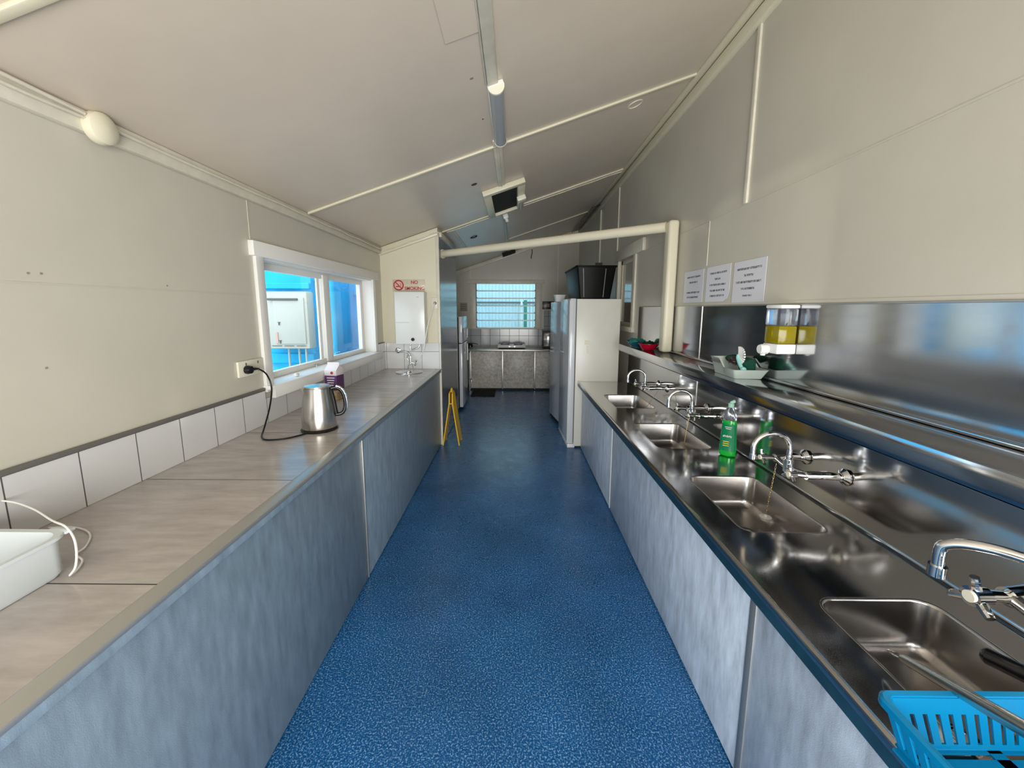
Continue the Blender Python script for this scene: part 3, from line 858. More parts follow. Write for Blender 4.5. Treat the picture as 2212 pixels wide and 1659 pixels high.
tag(b.build('scourer', 'dkgreen'), 'dark green scourer pad at the far end of the caddy', 'scourer')
b = MB(); rnd = random.Random(3)
for k in range(26):
    c = Vector((1.185, 2.095, SZ + 0.075)); pts = []
    a0 = rnd.uniform(0, 6)
    for j in range(6):
        pts.append(c + Vector((rnd.uniform(-.026, .026), rnd.uniform(-.038, .038), rnd.uniform(-.022, .022))))
    b.tube(pts, 0.0012, 4, sub=3)
tag(b.build('steel_wool', 'greymesh'), 'tangled steel wool scourer in the middle of the caddy', 'scourer')

# ------------------------------------------------------------------ bowls at the far end of the shelf
def bowl(name, label, loc, r, h, m, rim=1.08):
    t = thing(name, label, 'bowl', loc)
    b = MB(); b.lathe([(r * 0.55, 0.0005), (r * 0.8, h * 0.35), (r, h), (r * rim, h + 0.003), (r * rim, h), (r * 1.0, h - 0.004), (r * 0.76, h * 0.4), (r * 0.5, 0.006), (0.001, 0.006)], (0, 0, 0), 32)
    b.build('bowl_body', m, t); return t
bowl('plastic_bowl', 'dark teal bowl at the far end of the steel shelf', (1.15, 3.72, SZ), 0.082, 0.048, 'dkblue')
def cloth(name, label, c, rx, ry, h, m, seed):
    b = MB(); rnd = random.Random(seed); N_ = 26; vs = []
    ph = [rnd.uniform(0, 6) for _ in range(4)]
    for i in range(N_ + 1):
        row = []
        for j in range(N_ + 1):
            u, v = i / N_ * 2 - 1, j / N_ * 2 - 1
            d = u * u + v * v
            z = h * (0.75 + 0.35 * math.sin(u * 5 + ph[0]) * math.cos(v * 6 + ph[1]) - 0.32 * d)
            row.append(b.bm.verts.new((c[0] + u * rx * (1 - 0.12 * v * v), c[1] + v * ry * (1 - 0.12 * u * u), c[2] + z)))
        vs.append(row)
    for i in range(N_):
        for j in range(N_): b.bm.faces.new((vs[i][j], vs[i + 1][j], vs[i + 1][j + 1], vs[i][j + 1]))
    bmesh.ops.solidify(b.bm, geom=b.bm.faces[:], thickness=0.003)
    return tag(b.build(name, m), label, 'cloth')
cloth('dish_cloth', 'crumpled teal cloth lying in the dark teal bowl', (1.15, 3.72, SZ + 0.032), 0.076, 0.10, 0.048, 'teal', 5)
bowl('plastic_bowl', 'red plastic bowl on the shelf beside the white duct', (1.155, 3.385, SZ), 0.080, 0.052, 'red')
cloth('dish_cloth', 'dark green crumpled cloth lying in the red bowl', (1.165, 3.39, SZ + 0.034), 0.06, 0.07, 0.045, 'dkgreen', 8)

# ------------------------------------------------------------------ duct post and cross pipe
t = thing('duct_post', 'cream square duct post standing on the steel shelf against the right wall', 'post', (1.24, 3.23, SZ))
b = MB(); b.box(1.20, XR - 0.0105, 3.18, 3.285, SZ + 0.001, 2.27, 0.022, seg=4)
b.build('duct', 'cream', t, world=True)
t = thing('overhead_pipe', 'long cream round pipe crossing the room overhead from duct post to grey panel', 'pipe', (0.2, 3.9, 2.2))
b = MB(); b.cyl((1.198, 3.25, 2.225), (XP + 0.006, 4.60, 2.195), 0.040, n=28)
b.build('pipe_run', 'cream', t, world=True)
b = MB(); d_ = (Vector((XP + 0.006, 4.60, 2.195)) - Vector((1.198, 3.25, 2.225))).normalized(); e_ = Vector((XP + 0.006, 4.60, 2.195))
b.cyl(e_ - d_ * 0.02, e_, 0.05, n=24)
b.build('end_collar', 'cream', t, world=True)

# ------------------------------------------------------------------ papers on the right wall
RW = (R(90), 0, R(-90))
def notice(label, y0, y1, z0, z1, lines, cut=False):
    t = thing('paper_notice', label, 'notice', (XR - 0.001, (y0 + y1) / 2, z0), group='laminated notices above the splashback')
    b = MB()
    if cut:
        poly = [(XR - 0.0045, y1, z0), (XR - 0.0045, y1, z1), (XR - 0.0045, y0, z1), (XR - 0.0045, y0, z0 + 0.06), (XR - 0.0045, y0 + 0.02, z0 + 0.018), (XR - 0.0045, y0 + 0.06, z0)]
    else:
        poly = [(XR - 0.0045, y1, z0), (XR - 0.0045, y1, z1), (XR - 0.0045, y0, z1), (XR - 0.0045, y0, z0)]
    b.prism(poly, (0.002, 0, 0))
    b.build('sheet', 'paper', t, world=True, smooth=False)
    b = MB(); rnd = random.Random(int(y0 * 100))
    for (fz, fw) in lines:
        z = z0 + (z1 - z0) * fz; w = (y1 - y0) * fw; y = (y0 + y1) / 2 - w / 2
        while y < (y0 + y1) / 2 + w / 2:
            l = rnd.uniform(0.003, 0.007)
            k = rnd.choice((0, 0, 1, 2)); hh = 0.0115
            b.box(XR - 0.0050, XR - 0.0044, y, y + 0.0026, z, z + hh)
            if k == 0: b.box(XR - 0.0050, XR - 0.0044, y, y + l, z + hh - 0.003, z + hh)
            if k == 1: b.box(XR - 0.0050, XR - 0.0044, y, y + l, z, z + 0.003); b.box(XR - 0.0050, XR - 0.0044, y, y + l, z + hh * .45, z + hh * .45 + 0.002)
            if k == 2: b.box(XR - 0.0050, XR - 0.0044, y + l - 0.0016, y + l, z, z + hh)
            y += l + (0.002 if rnd.random() < 0.8 else 0.006)
    b.build('printed_lines', 'ink', t, world=True, smooth=False)
    return t
notice('white laminated notice on the right wall, farthest of three, beside the duct post', 2.745, 3.05, 1.630, 1.855, ((0.78, 0.68), (0.61, 0.42), (0.29, 0.68), (0.14, 0.58)))
notice('white laminated notice on the right wall, middle of three, with a rounded lower corner', 2.405, 2.70, 1.630, 1.855, ((0.78, 0.70), (0.61, 0.22), (0.45, 0.66), (0.29, 0.62), (0.14, 0.60)), True)
nl = notice('white laminated notice on the right wall, nearest of three, above the soap dispenser', 2.068, 2.37, 1.622, 1.850, ((0.78, 0.74), (0.62, 0.28), (0.46, 0.76), (0.30, 0.40)))
tx = text('thank_you_line', 'THANK YOU !', 0.014, 'ink', nl, (XR - 0.0047, 2.22, 1.622 + 0.035), RW)
tx.matrix_parent_inverse = wm(nl).inverted()

# ------------------------------------------------------------------ partition: sign, boiler, outlet, plumbing, drip bowl
FW = (R(90), 0, 0)
t = thing('no_smoking_sign', 'NO SMOKING sign with red symbol above the white wall boiler', 'sign', (-1.17, 4.429, 1.772))
b = MB(); b.box(-1.355, -0.998, 4.424, 4.4285, 1.772, 1.898, 0.001)
b.build('board', 'signbase', t, world=True)
b = MB(); cc = (-1.288, 4.4235, 1.835)
b.lathe([(0.001, 0), (0.05, 0), (0.05, 0.001), (0.001, 0.001)], (cc[0], 4.4225, cc[2]), 36, 'y')
b.build('symbol_disc', 'pink', t, world=True)
b = MB(); b.tube([(cc[0] + 0.051 * math.cos(2 * PI * i / 24), 4.421, cc[2] + 0.051 * math.sin(2 * PI * i / 24)) for i in range(24)], 0.0065, 8, closed=True, sub=2)
b.box(cc[0] - 0.052, cc[0] + 0.052, 4.418, 4.421, cc[2] - 0.005, cc[2] + 0.005, rot=Matrix.Rotation(R(45), 3, 'Y'))
b.build('prohibition_ring', 'redink', t, world=True)
b = MB(); b.box(cc[0] - 0.03, cc[0] + 0.015, 4.4195, 4.4225, cc[2] - 0.018, cc[2] - 0.009); b.tube([(cc[0] + 0.02, 4.421, cc[2] - 0.005), (cc[0] + 0.028, 4.421, cc[2] + 0.008), (cc[0] + 0.018, 4.421, cc[2] + 0.02)], 0.002, 6)
b.build('cigarette_symbol', 'stain', t, world=True)
for s_, z, w_ in (('NO', 1.866, 0), ('SMOKING', 1.800, 0)):
    tx = text('lettering', s_, 0.050, 'redink', t, (-1.112, 4.4215, z), FW, bold=0.0012)
    tx.matrix_parent_inverse = Matrix.Translation(-Vector(t.location))

t = thing('wall_water_boiler', 'white wall-mounted instant water boiler with black knob on the partition', 'water heater', (-1.15, 4.36, 1.19))
b = MB(); b.box(-1.305, -0.978, 4.29, 4.427, 1.192, 1.760, 0.008)
b.build('casing', 'enamel', t, world=True)
b = MB(); b.lathe([(0.001, -0.016), (0.017, -0.016), (0.019, 0), (0.001, 0)], (-1.115, 4.291, 1.245), 24, 'y')
b.build('knob', 'black', t, world=True)
boiler = t
b = MB(); rnd = random.Random(9); x = -1.292
for k in range(16):
    w_ = rnd.uniform(0.006, 0.009)
    b.box(x, x + 0.0015, 4.2888, 4.2905, 1.425, 1.434); b.box(x, x + w_ * 0.6, 4.2888, 4.2905, 1.425 + 0.0035 * (k % 3), 1.4265 + 0.0035 * (k % 3)); x += w_ * 0.6 + 0.005
b.box(-1.06, -1.04, 4.2885, 4.2905, 1.70, 1.704)
b.build('printed_marks', 'slot', t, world=True, smooth=False)
t = thing('boiler_plumbing', 'chrome pipes and small swivel tap below the wall water boiler', 'tap', (-1.17, 4.36, 0.93))
b = MB(); b.lathe([(0.001, 0), (0.032, 0), (0.032, -0.006), (0.014, -0.016), (0.001, -0.016)], (-1.318, 4.416, 1.112), 24, 'y')
b.build('wall_flange', 'chrome', t, world=True)
b = MB()
b.tube([(-1.318, 4.40, 1.112), (-1.31, 4.36, 1.108), (-1.24, 4.36, 1.10), (-1.19, 4.355, 1.09), (-1.165, 4.35, 1.05), (-1.165, 4.35, 1.0)], 0.010, 12)
b.tube([(-1.16, 4.36, 1.195), (-1.165, 4.36, 1.15), (-1.15, 4.355, 1.12), (-1.11, 4.36, 1.135), (-1.07, 4.36, 1.15), (-1.055, 4.36, 1.195)], 0.008, 12)
b.tube([(-1.19, 4.355, 1.07), (-1.205, 4.35, 1.03), (-1.18, 4.345, 1.0)], 0.006, 10)
b.build('pipes', 'chrome', t, world=True)
b = MB(); b.cyl((-1.165, 4.35, 1.03), (-1.165, 4.35, 0.96), 0.014); b.cyl((-1.165, 4.34, 0.985), (-1.105, 4.33, 0.975), 0.010)
b.cyl((-1.105, 4.345, 0.995), (-1.105, 4.31, 0.955), 0.016, 0.010)
b.build('valve', 'chrome', t, world=True)
b = MB(); b.tube([(-1.165, 4.34, 0.965), (-1.18, 4.31, 0.95), (-1.175, 4.28, 0.925)], 0.007, 10)
b.build('outlet_spout', 'chrome', t, world=True)
b = MB(); b.tube([(-1.15, 4.33, 0.97), (-1.13, 4.31, 0.945), (-1.125, 4.30, 0.925)], 0.005, 8)
b.build('outlet_spout', 'chrome', t, world=True)
t = thing('drip_bowl', 'small round stainless steel bowl set in the worktop corner below the boiler', 'basin', (-1.135, 4.17, 0.9))
b = MB(); b.lathe([(0.145, 0.0005), (0.143, 0.006), (0.13, 0.007), (0.122, 0.002), (0.05, 0.0015), (0.001, 0.0015)], (0, 0, 0.001), 40)
b.build('rim', 'chrome', t)
b = MB(); b.lathe([(0.028, 0.002), (0.028, 0.022), (0.024, 0.026), (0.001, 0.026)], (0.01, -0.055, 0), 24)
b.build('overflow_cup', 'chrome', t)

def outlet(name, label, cat, mats, **k): pass
t = thing('power_outlet', 'cream power outlet on the partition edge with a white cord plugged in', 'power outlet', (-0.89, 4.428, 1.57))
b = MB(); b.box(-0.936, -0.862, 4.416, 4.4285, 1.575, 1.702, 0.003)
b.build('faceplate', 'creamp', t, world=True)
b = MB(); b.cyl((-0.887, 4.416, 1.640), (-0.887, 4.39, 1.638), 0.018, 0.014)
b.build('plug', 'stain2', t, world=True)
b = MB(); b.tube([(-0.887, 4.392, 1.638), (-0.90, 4.36, 1.58), (-0.94, 4.30, 1.43), (-0.975, 4.275, 1.25), (-1.0, 4.27, 1.13), (-1.06, 4.30, 1.02), (-1.10, 4.33, 0.975)], 0.0045, 8)
b.build('power_cord', 'white', boiler, world=True)

t = thing('power_outlet', 'cream double power outlet on the left wall with a black kettle plug', 'power outlet', (XL, 2.165, 1.21))
b = MB(); b.box(XL + 0.0005, XL + 0.013, 2.06, 2.268, 1.208, 1.294, 0.003)
b.build('faceplate', 'creamp', t, world=True)
b = MB()
for yy in (2.12, 2.22):
    for dy, dz in ((-0.008, 0), (0.008, 0), (0, -0.014)):
        b.box(XL + 0.0125, XL + 0.0138, yy + dy - 0.0015, yy + dy + 0.0015, 1.235 + dz, 1.243 + dz)
    b.box(XL + 0.0125, XL + 0.0145, yy - 0.005, yy + 0.005, 1.268, 1.282)
b.build('sockets', 'slot', t, world=True, smooth=False)
KC = []
b = MB(); b.lathe([(0.001, 0), (0.022, 0.0), (0.024, 0.012), (0.020, 0.03), (0.001, 0.032)], (XL + 0.0145, 2.115, 1.245), 20, 'x')
b.tube([(XL + 0.035, 2.12, 1.245), (XL + 0.04, 2.15, 1.245), (XL + 0.042, 2.18, 1.24)], lambda u: 0.012 - 0.007 * u, 10)
KC.append(b)
b = MB(); b.tube([(XL + 0.042, 2.18, 1.24), (XL + 0.055, 2.225, 1.20), (XL + 0.07, 2.235, 1.12), (XL + 0.09, 2.17, 1.02), (XL + 0.12, 2.06, 0.93), (-1.335, 1.99, 0.906), (-1.28, 1.945, 0.9055), (-1.20, 1.965, 0.9055), (-1.15, 2.02, 0.9055), (-1.13, 2.06, 0.906)], 0.0045, 10)
KC.append(b)

# ------------------------------------------------------------------ kettle
t = thing('kettle', 'brushed steel electric kettle with black handle on the tiled worktop', 'kettle', (-1.105, 2.15, 0.901), (0, 0, R(24)))
t.scale = (1.12, 1.12, 1.12)
kettle = t
b = MB(); b.lathe([(0.001, 0), (0.086, 0), (0.088, 0.006), (0.080, 0.014), (0.001, 0.014)], (0, 0, 0), 40)
b.build('base', 'black', t)
b = MB(); b.lathe([(0.001, 0.0145), (0.081, 0.0145), (0.082, 0.022), (0.080, 0.06), (0.073, 0.13), (0.064, 0.19), (0.062, 0.215), (0.001, 0.216)], (0, 0, 0), 48)
b.prism([(-0.060, -0.016, 0.195), (-0.060, 0.016, 0.195), (-0.076, 0.0, 0.214)], (0.012, 0, 0.003))
b.build('body', 'kettle', t)
b = MB(); b.lathe([(0.001, 0.216), (0.060, 0.216), (0.058, 0.224), (0.03, 0.228), (0.001, 0.229)], (0, 0, 0), 40)
b.build('lid', 'kettle', t)
b = MB()
b.tube([(0.058, 0, 0.205), (0.088, 0, 0.207), (0.112, 0, 0.185), (0.124, 0, 0.14), (0.122, 0, 0.095), (0.105, 0, 0.072), (0.078, 0, 0.068)], 0.0095, 12)
b.tube([(0.060, 0, 0.20), (0.070, 0, 0.15), (0.080, 0, 0.075)], 0.0100, 12)
h = b.build('handle', 'black', t)
b = MB(); b.tube([(0.085, 0, 0.216), (0.112, 0, 0.198), (0.130, 0, 0.15), (0.129, 0, 0.10), (0.116, 0, 0.076)], 0.0070, 10)
b.build('handle_trim', 'chrome', h)

cd_ = KC[1].build('cord', 'black', kettle, world=True)
KC[0].build('plug', 'black', cd_)
# carton on the worktop below the sill
t = thing('drink_carton', 'purple and white gable-top carton standing behind the kettle', 'carton', (-1.355, 2.90, 0.901), (0, 0, R(-8)))
b = MB(); b.box(-0.048, 0.048, -0.048, 0.048, 0.0, 0.075, 0.001)
b.build('lower_print', 'biscuit', t)
b = MB(); b.box(-0.048, 0.048, -0.048, 0.048, 0.0755, 0.185, 0.001)
b.build('purple_band', 'purple', t)
b = MB(); b.box(-0.048, 0.048, -0.048, 0.048, 0.1855, 0.225, 0.001)
b.prism([(-0.048, -0.048, 0.225), (-0.048, 0.048, 0.225), (-0.048, 0.004, 0.262), (-0.048, 0.004, 0.280), (-0.048, -0.004, 0.280), (-0.048, -0.004, 0.262)], (0.096, 0, 0))
b.build('gable_top', 'cartonw', t)
b = MB()
for k in range(5): b.box(-0.03 + 0.002 * k, 0.032 - 0.004 * k, -0.0492, -0.0482, 0.165 - 0.018 * k, 0.172 - 0.018 * k)
b.box(-0.006, 0.016, -0.0492, -0.0482, 0.203, 0.213)
b.build('printed_lettering', 'cartonw', t, smooth=False)
b = MB(); b.lathe([(0.001, -0.001), (0.011, -0.001), (0.011, 0), (0.001, 0)], (0.012, -0.0483, 0.206), 18, 'y')
b.build('red_logo', 'redink', t)

b = MB(); blob(b, (XL + 0.02, 2.60, 1.138), 0.016, 1.0, 1.5, 0.8, 0.5, 12)
tag(b.build('crumpled_tissue', 'whitep'), 'small crumpled white tissue on the window sill above the kettle', 'tissue')

# ------------------------------------------------------------------ white tub + cable at the left edge
t = thing('plastic_tub', 'white rectangular plastic tub on the worktop at the left frame edge', 'tub', (-1.31, 0.62, 0.901))
b = MB()
x0, x1, y0, y1 = -1.455, -1.152, 0.30, 0.938
L_ = [rrect(x0 + 0.03, x1 - 0.008, y0 + 0.03, y1 - 0.018, 0.902, 0.03), rrect(x0 + 0.02, x1 - 0.003, y0 + 0.02, y1 - 0.010, 0.912, 0.03),
      rrect(x0 + 0.008, x1, y0 + 0.01, y1 - 0.006, 1.0, 0.04), rrect(x0, x1 + 0.006, y0, y1 + 0.004, 1.0, 0.045), rrect(x0, x1 + 0.006, y0, y1 + 0.004, 1.008, 0.045),
      rrect(x0 + 0.012, x1 - 0.006, y0 + 0.012, y1 - 0.01, 1.008, 0.04), rrect(x0 + 0.03, x1 - 0.014, y0 + 0.03, y1 - 0.03, 0.915, 0.03)]
b.loft(L_, cap0=True, cap1=True)
b.build('tub_body', 'tubwhite', t, world=True, ang=40)
b = MB(); b.box(-1.215, -1.155, 0.93, 0.955, 1.000, 1.008, 0.003)
b.build('grip_lip', 'tubwhite', t, world=True)
b = MB(); b.tube([(-1.47, 1.05, 1.03), (-1.42, 1.045, 1.025), (-1.34, 1.02, 1.018), (-1.237, 0.972, 1.015), (-1.17, 0.945, 1.014), (-1.135, 0.93, 0.99), (-1.113, 0.912, 0.96), (-1.108, 0.90, 0.93), (-1.125, 0.90, 0.908), (-1.138, 0.93, 0.905), (-1.165, 0.965, 0.905), (-1.21, 0.99, 0.905), (-1.222, 1.025, 0.905), (-1.262, 1.075, 0.905), (-1.311, 1.107, 0.905), (-1.377, 1.125, 0.905), (-1.44, 1.12, 0.905)], 0.0026, 8)
tag(b.build('white_cable', 'white'), 'thin white cable draped over the corner of the white tub', 'cable')

# ------------------------------------------------------------------ basket, ladle handle, black handle near the first sink
t = thing('dish_basket', 'bright blue slotted plastic basket resting on the front edge of the sink bench', 'basket', (0.86, 0.47, BZ + 0.01))
b = MB()
zb, zt = BZ + 0.0105, BZ + 0.098
X0, X1, Y0, Y1 = 0.683, 1.06, 0.28, 0.635
ins = 0.022
def wall(b, A, B, Cc, Dd, nslots, th=0.004, s0=0.30, s1=0.86):
    """slotted wall; A,B bottom corners, C,D top corners (B->C)"""
    A, B, Cc, Dd = map(Vector, (A, B, Cc, Dd))
    nrm = (B - A).cross(Dd - A).normalized() * th
    P = lambda u, v: (A.lerp(B, u)).lerp(Dd.lerp(Cc, u), v)
    us = [0]; 
    for k in range(nslots):
        c = (k + 0.75) / (nslots + 0.5); w_ = 0.34 / (nslots + 0.5) / 2 * 1.1
        us += [c - w_, c + w_]
    us.append(1)
    vs_ = [0, 1 - s1, 1 - s0, 1]
    for i in range(len(us) - 1):
        for j in range(3):
            if i % 2 == 1 and j == 1: continue
            q = [P(us[i], vs_[j]), P(us[i + 1], vs_[j]), P(us[i + 1], vs_[j + 1]), P(us[i], vs_[j + 1])]
            b.prism(q, nrm)
wall(b, (X0 + ins, Y1 - ins, zb), (X1 - ins, Y1 - ins, zb), (X1, Y1, zt), (X0, Y1, zt), 15)
wall(b, (X0 + ins, Y0 + ins, zb), (X1 - ins, Y0 + ins, zb), (X1, Y0, zt), (X0, Y0, zt), 15)
wall(b, (X0 + ins, Y0 + ins, zb), (X0 + ins, Y1 - ins, zb), (X0, Y1, zt), (X0, Y0, zt), 13)
wall(b, (X1 - ins, Y0 + ins, zb), (X1 - ins, Y1 - ins, zb), (X1, Y1, zt), (X1, Y0, zt), 13)
for k in range(13):
    y = Y0 + ins + (Y1 - Y0 - 2 * ins) * k / 12
    b.box(X0 + ins, X1 - ins, y - 0.008, y + 0.008, zb, zb + 0.004)
for x in (X0 + ins, (X0 + X1) / 2, X1 - ins): b.box(x - 0.012, x + 0.012, Y0 + ins, Y1 - ins, zb, zb + 0.004)
b.build('slotted_body', 'blueplas', t, world=True, smooth=False)
b = MB()
L_ = [rrect(X0 - 0.010, X1 + 0.010, Y0 - 0.010, Y1 + 0.010, zt - 0.010, 0.022), rrect(X0 - 0.010, X1 + 0.010, Y0 - 0.010, Y1 + 0.010, zt + 0.002, 0.022),
      rrect(X0 - 0.006, X1 + 0.006, Y0 - 0.006, Y1 + 0.006, zt + 0.006, 0.02), rrect(X0 + 0.002, X1 - 0.002, Y0 + 0.002, Y1 - 0.002, zt + 0.004, 0.018), rrect(X0 + 0.004, X1 - 0.004, Y0 + 0.004, Y1 - 0.004, zt - 0.004, 0.018)]
b.loft(L_, cap0=False, cap1=False)
b.build('rim', 'blueplas', t, world=True)
t = thing('ladle', 'stainless steel tube-handled ladle lying across the blue basket into the nearest sink', 'ladle', (0.86, 0.65, 0.85))
h0, h1 = Vector((0.846, 0.757, 0.832)), Vector((0.799, 0.50, 0.943))
b = MB(); b.tube([h0, h0.lerp(h1, 0.05), h0.lerp(h1, 0.5), h1, h1 + (h1 - h0) * 0.25], lambda u: 0.0075 + 0.0055 * min(1, u * 1.6), 18)
b.build('handle', 'kettle', t, world=True)
b = MB(); dd = (h0 - h1).normalized(); sd_ = dd.cross(Vector((0, 0, 1))).normalized()
b.tube([h0 - sd_ * 0.006, h0 + dd * 0.02 - sd_ * 0.009, h0 + dd * 0.045, h0 + dd * 0.02 + sd_ * 0.009, h0 + sd_ * 0.006], 0.0014, 8)
b.build('hanging_loop', 'chrome', t, world=True)
b = MB(); hh = h1 + (h1 - h0) * 0.25
b.ball(hh + (h1 - h0).normalized() * 0.035, 0.04, 1, 1, 0.6)
b.build('ladle_cup', 'kettle', t, world=True)
t = thing('spatula', 'black plastic handled spatula leaning on the wall side edge of the nearest sink', 'spatula', (1.12, 0.72, 0.79))
b = MB(); b.tube([(1.088, 0.815, 0.790), (1.10, 0.79, 0.793), (1.14, 0.71, 0.797), (1.18, 0.62, 0.80)], lambda u: 0.010 + 0.008 * min(1, u * 6), 14)
b.build('handle', 'black', t, world=True)
b = MB(); b.box(1.165, 1.235, 0.52, 0.62, 0.790, 0.794, 0.001)
b.build('blade', 'black', t, world=True)

# ------------------------------------------------------------------ fridges
t = thing('fridge', 'tall white fridge with a blank side panel at the end of the sink bench', 'fridge', (0.88, 4.70, 0), (0, 0, R(2)))
b = MB(); b.box(-0.215, 0.27, -0.355, 0.345, 0.02, 1.69, 0.006)
b.build('body', 'fridgeside', t)
b = MB(); b.box(-0.2228, -0.214, -0.3565, 0.34, 0.07, 1.685)
b.build('door_gasket', 'slot', t)
b = MB(); b.box(-0.285, -0.223, -0.357, 0.345, 0.05, 1.695, 0.008)
d = b.build('door', 'fridgedoor', t)
b = MB(); b.box(-0.292, -0.284, -0.355, -0.335, 0.06, 1.68, 0.003)
b.build('door_edge_handle', 'white', d)
b = MB(); b.box(-0.285, -0.20, -0.353, 0.34, 0.002, 0.045, 0.004)
b.build('plinth', 'whitep', t)
b = MB(); b.box(-0.23, 0.26, -0.34, 0.33, 0.0, 0.02)
b.build('foot_base', 'blackm', t)
b = MB(); b.box(-0.12, -0.04, -0.3558, -0.355, 1.19, 1.24); b.box(-0.095, -0.055, -0.3558, -0.355, 1.09, 1.18)
b.build('tape_marks', 'creamp', t, smooth=False)
t = thing('fridge', 'white fridge standing behind the tall fridge, with a white latch and tray on top', 'fridge', (0.83, 5.47, 0), (0, 0, R(9)))
b = MB(); b.box(-0.20, 0.32, -0.31, 0.31, 0.02, 1.67, 0.006)
b.build('body', 'fridgeside', t)
b = MB(); b.box(-0.205, -0.198, -0.30, 0.30, 0.07, 1.665)
b.build('door_gasket', 'slot', t)
b = MB(); b.box(-0.265, -0.206, -0.312, 0.31, 0.05, 1.675, 0.008)
d = b.build('door', 'fridgedoor', t)
b = MB(); b.box(-0.272, -0.264, -0.31, -0.285, 0.06, 1.66, 0.003)
b.build('door_edge_handle', 'white', d)
b = MB(); b.box(-0.283, -0.262, -0.33, -0.26, 1.045, 1.155, 0.006)
b.build('door_latch', 'whitep', t)
b = MB(); b.box(-0.278, -0.263, -0.305, -0.295, 1.16, 1.20, 0.002)
b.build('lock_pin', 'black', t)
b = MB(); b.box(-0.25, 0.3, -0.3, 0.3, 0.0, 0.03)
b.build('foot_base', 'blackm', t)
t = thing('fridge', 'white fridge-freezer in the niche on the left, beyond the grey panel', 'fridge', (-1.12, 6.30, 0))
b = MB(); b.box(-0.30, 0.245, -0.30, 0.33, 0.03, 1.455, 0.006)
b.build('body', 'fridgeside', t)
b = MB(); b.box(0.246, 0.262, -0.295, 0.325, 0.05, 1.45)
b.build('door_gasket', 'black', t)
b = MB(); b.box(0.263, 0.315, -0.30, 0.33, 0.05, 1.045, 0.006)
d = b.build('door', 'fridgedoor', t)
b = MB(); b.box(0.316, 0.335, 0.27, 0.30, 0.72, 1.0, 0.004)
b.build('handle', 'whitep', d)
b = MB(); b.box(0.263, 0.315, -0.30, 0.33, 1.06, 1.462, 0.006)
d = b.build('freezer_door', 'fridgedoor', t)
b = MB(); b.box(0.316, 0.335, 0.27, 0.30, 1.10, 1.25, 0.004)
b.build('handle', 'whitep', d)
b = MB(); b.box(-0.28, 0.26, -0.28, 0.31, 0.0, 0.03)
b.build('foot_base', 'blackm', t)

# black crate on the near fridge
t = thing('storage_crate', 'large glossy black plastic crate on top of the tall white fridge', 'crate', (0.885, 4.82, 1.6965), (0, 0, R(2)))
b = MB()
hx, hy = 0.215, 0.40
o0 = rrect(-hx * 0.80, hx * 0.80, -hy * 0.9, hy * 0.9, 0, 0.02, 3); o1 = rrect(-hx * 1.0, hx * 1.0, -hy, hy, 0, 0.02, 3)
sc = lambda l, k, z: [(p[0] * k, p[1] * k, z) for p in l]
b.loft([sc(o0, 0.95, 0.006), sc(o1, 0.97, 0.355), sc(o1, 1.05, 0.358), sc(o1, 1.05, 0.34), sc(o1, 1.0, 0.338), sc(o0, 1.0, 0.0005)], cap0=True, cap1=True)
b.build('crate_body', 'crate', t, ang=25)
for x in (-0.15, 0.10):
    b = MB(); b.prism([(x * 0.86 - 0.004, -hy * 0.905, 0.015), (x * 0.86 + 0.004, -hy * 0.905, 0.015), (x - 0 + 0.004, -hy * 1.0 - 0.002, 0.325), (x - 0.004, -hy * 1.0 - 0.002, 0.325)], (0, -0.004, 0))
    b.build('rib', 'rib', t)
b = MB(); b.box(-0.02, 0.055, -hy - 0.02, -hy + 0.005, 0.352, 0.385, 0.004)
b.build('lid_clip', 'blackm', t)
t = thing('plastic_tray', 'small white plastic tray on top of the rear fridge beside the black crate', 'tray', (0.60, 5.34, 1.676))
b = MB(); o0 = rrect(-0.055, 0.055, -0.08, 0.08, 0, 0.01, 3)
b.loft([sc(o0, 0.9, 0.004), sc(o0, 1.2, 0.085), sc(o0, 1.32, 0.088), sc(o0, 1.32, 0.082), sc(o0, 1.22, 0.08), sc(o0, 0.95, 0.0005)], cap0=True, cap1=True)
b.build('tray_body', 'whitep', t, ang=30)

# ------------------------------------------------------------------ far bench, cooktop etc.
fb = [(-0.86, -0.245, 'left stone-look cabinet front of the far bench, beside the fridge-freezer'), (-0.235, 0.385, 'middle stone-look cabinet front of the far bench below the cooktop'), (0.395, 1.27, 'right stone-look cabinet front of the far bench, partly behind the fridges')]
for x0, x1, lab in fb:
    t = thing('base_cabinet', lab, 'cabinet', ((x0 + x1) / 2, 7.8, 0), group='far bench cabinets')
    b = MB(); b.box(x0 + 0.002, x1 - 0.002, 7.58, YF - 0.002, 0.001, 0.77)
    b.build('carcass', 'blackm', t, world=True, smooth=False)
    b = MB(); b.box(x0 + 0.004, x1 - 0.004, 7.56, 7.579, 0.04, 0.765, 0.002)
    b.build('front_panel', 'lamfar', t, world=True)
    b = MB(); b.box(x0 - 0.012, x0 + 0.012, 7.553, 7.5595, 0.02, 0.768, 0.002)
    b.build('cover_strip', 'alu', t, world=True)
t = thing('worktop', 'stainless worktop of the far bench under the louvre window', 'worktop', (0.1, 7.85, 0.77))
b = MB(); b.box(-1.20, XR - 0.002, 7.53, YF - 0.002, 0.772, 0.80, 0.004)
b.build('top', 'alu', t, world=True)
t = thing('tile_splashback', 'grey square tiles behind the cooktop below the louvre window', 'splashback', (0, YF, 0.8))
b = MB(); b.box(XL + 0.005, XR - 0.002, YF - 0.012, YF - 0.001, 0.801, 1.164); b.box(0.60, XR - 0.002, YF - 0.010, YF - 0.001, 1.164, 1.55)
b.build('tiles', 'tileF', t, world=True, smooth=False)
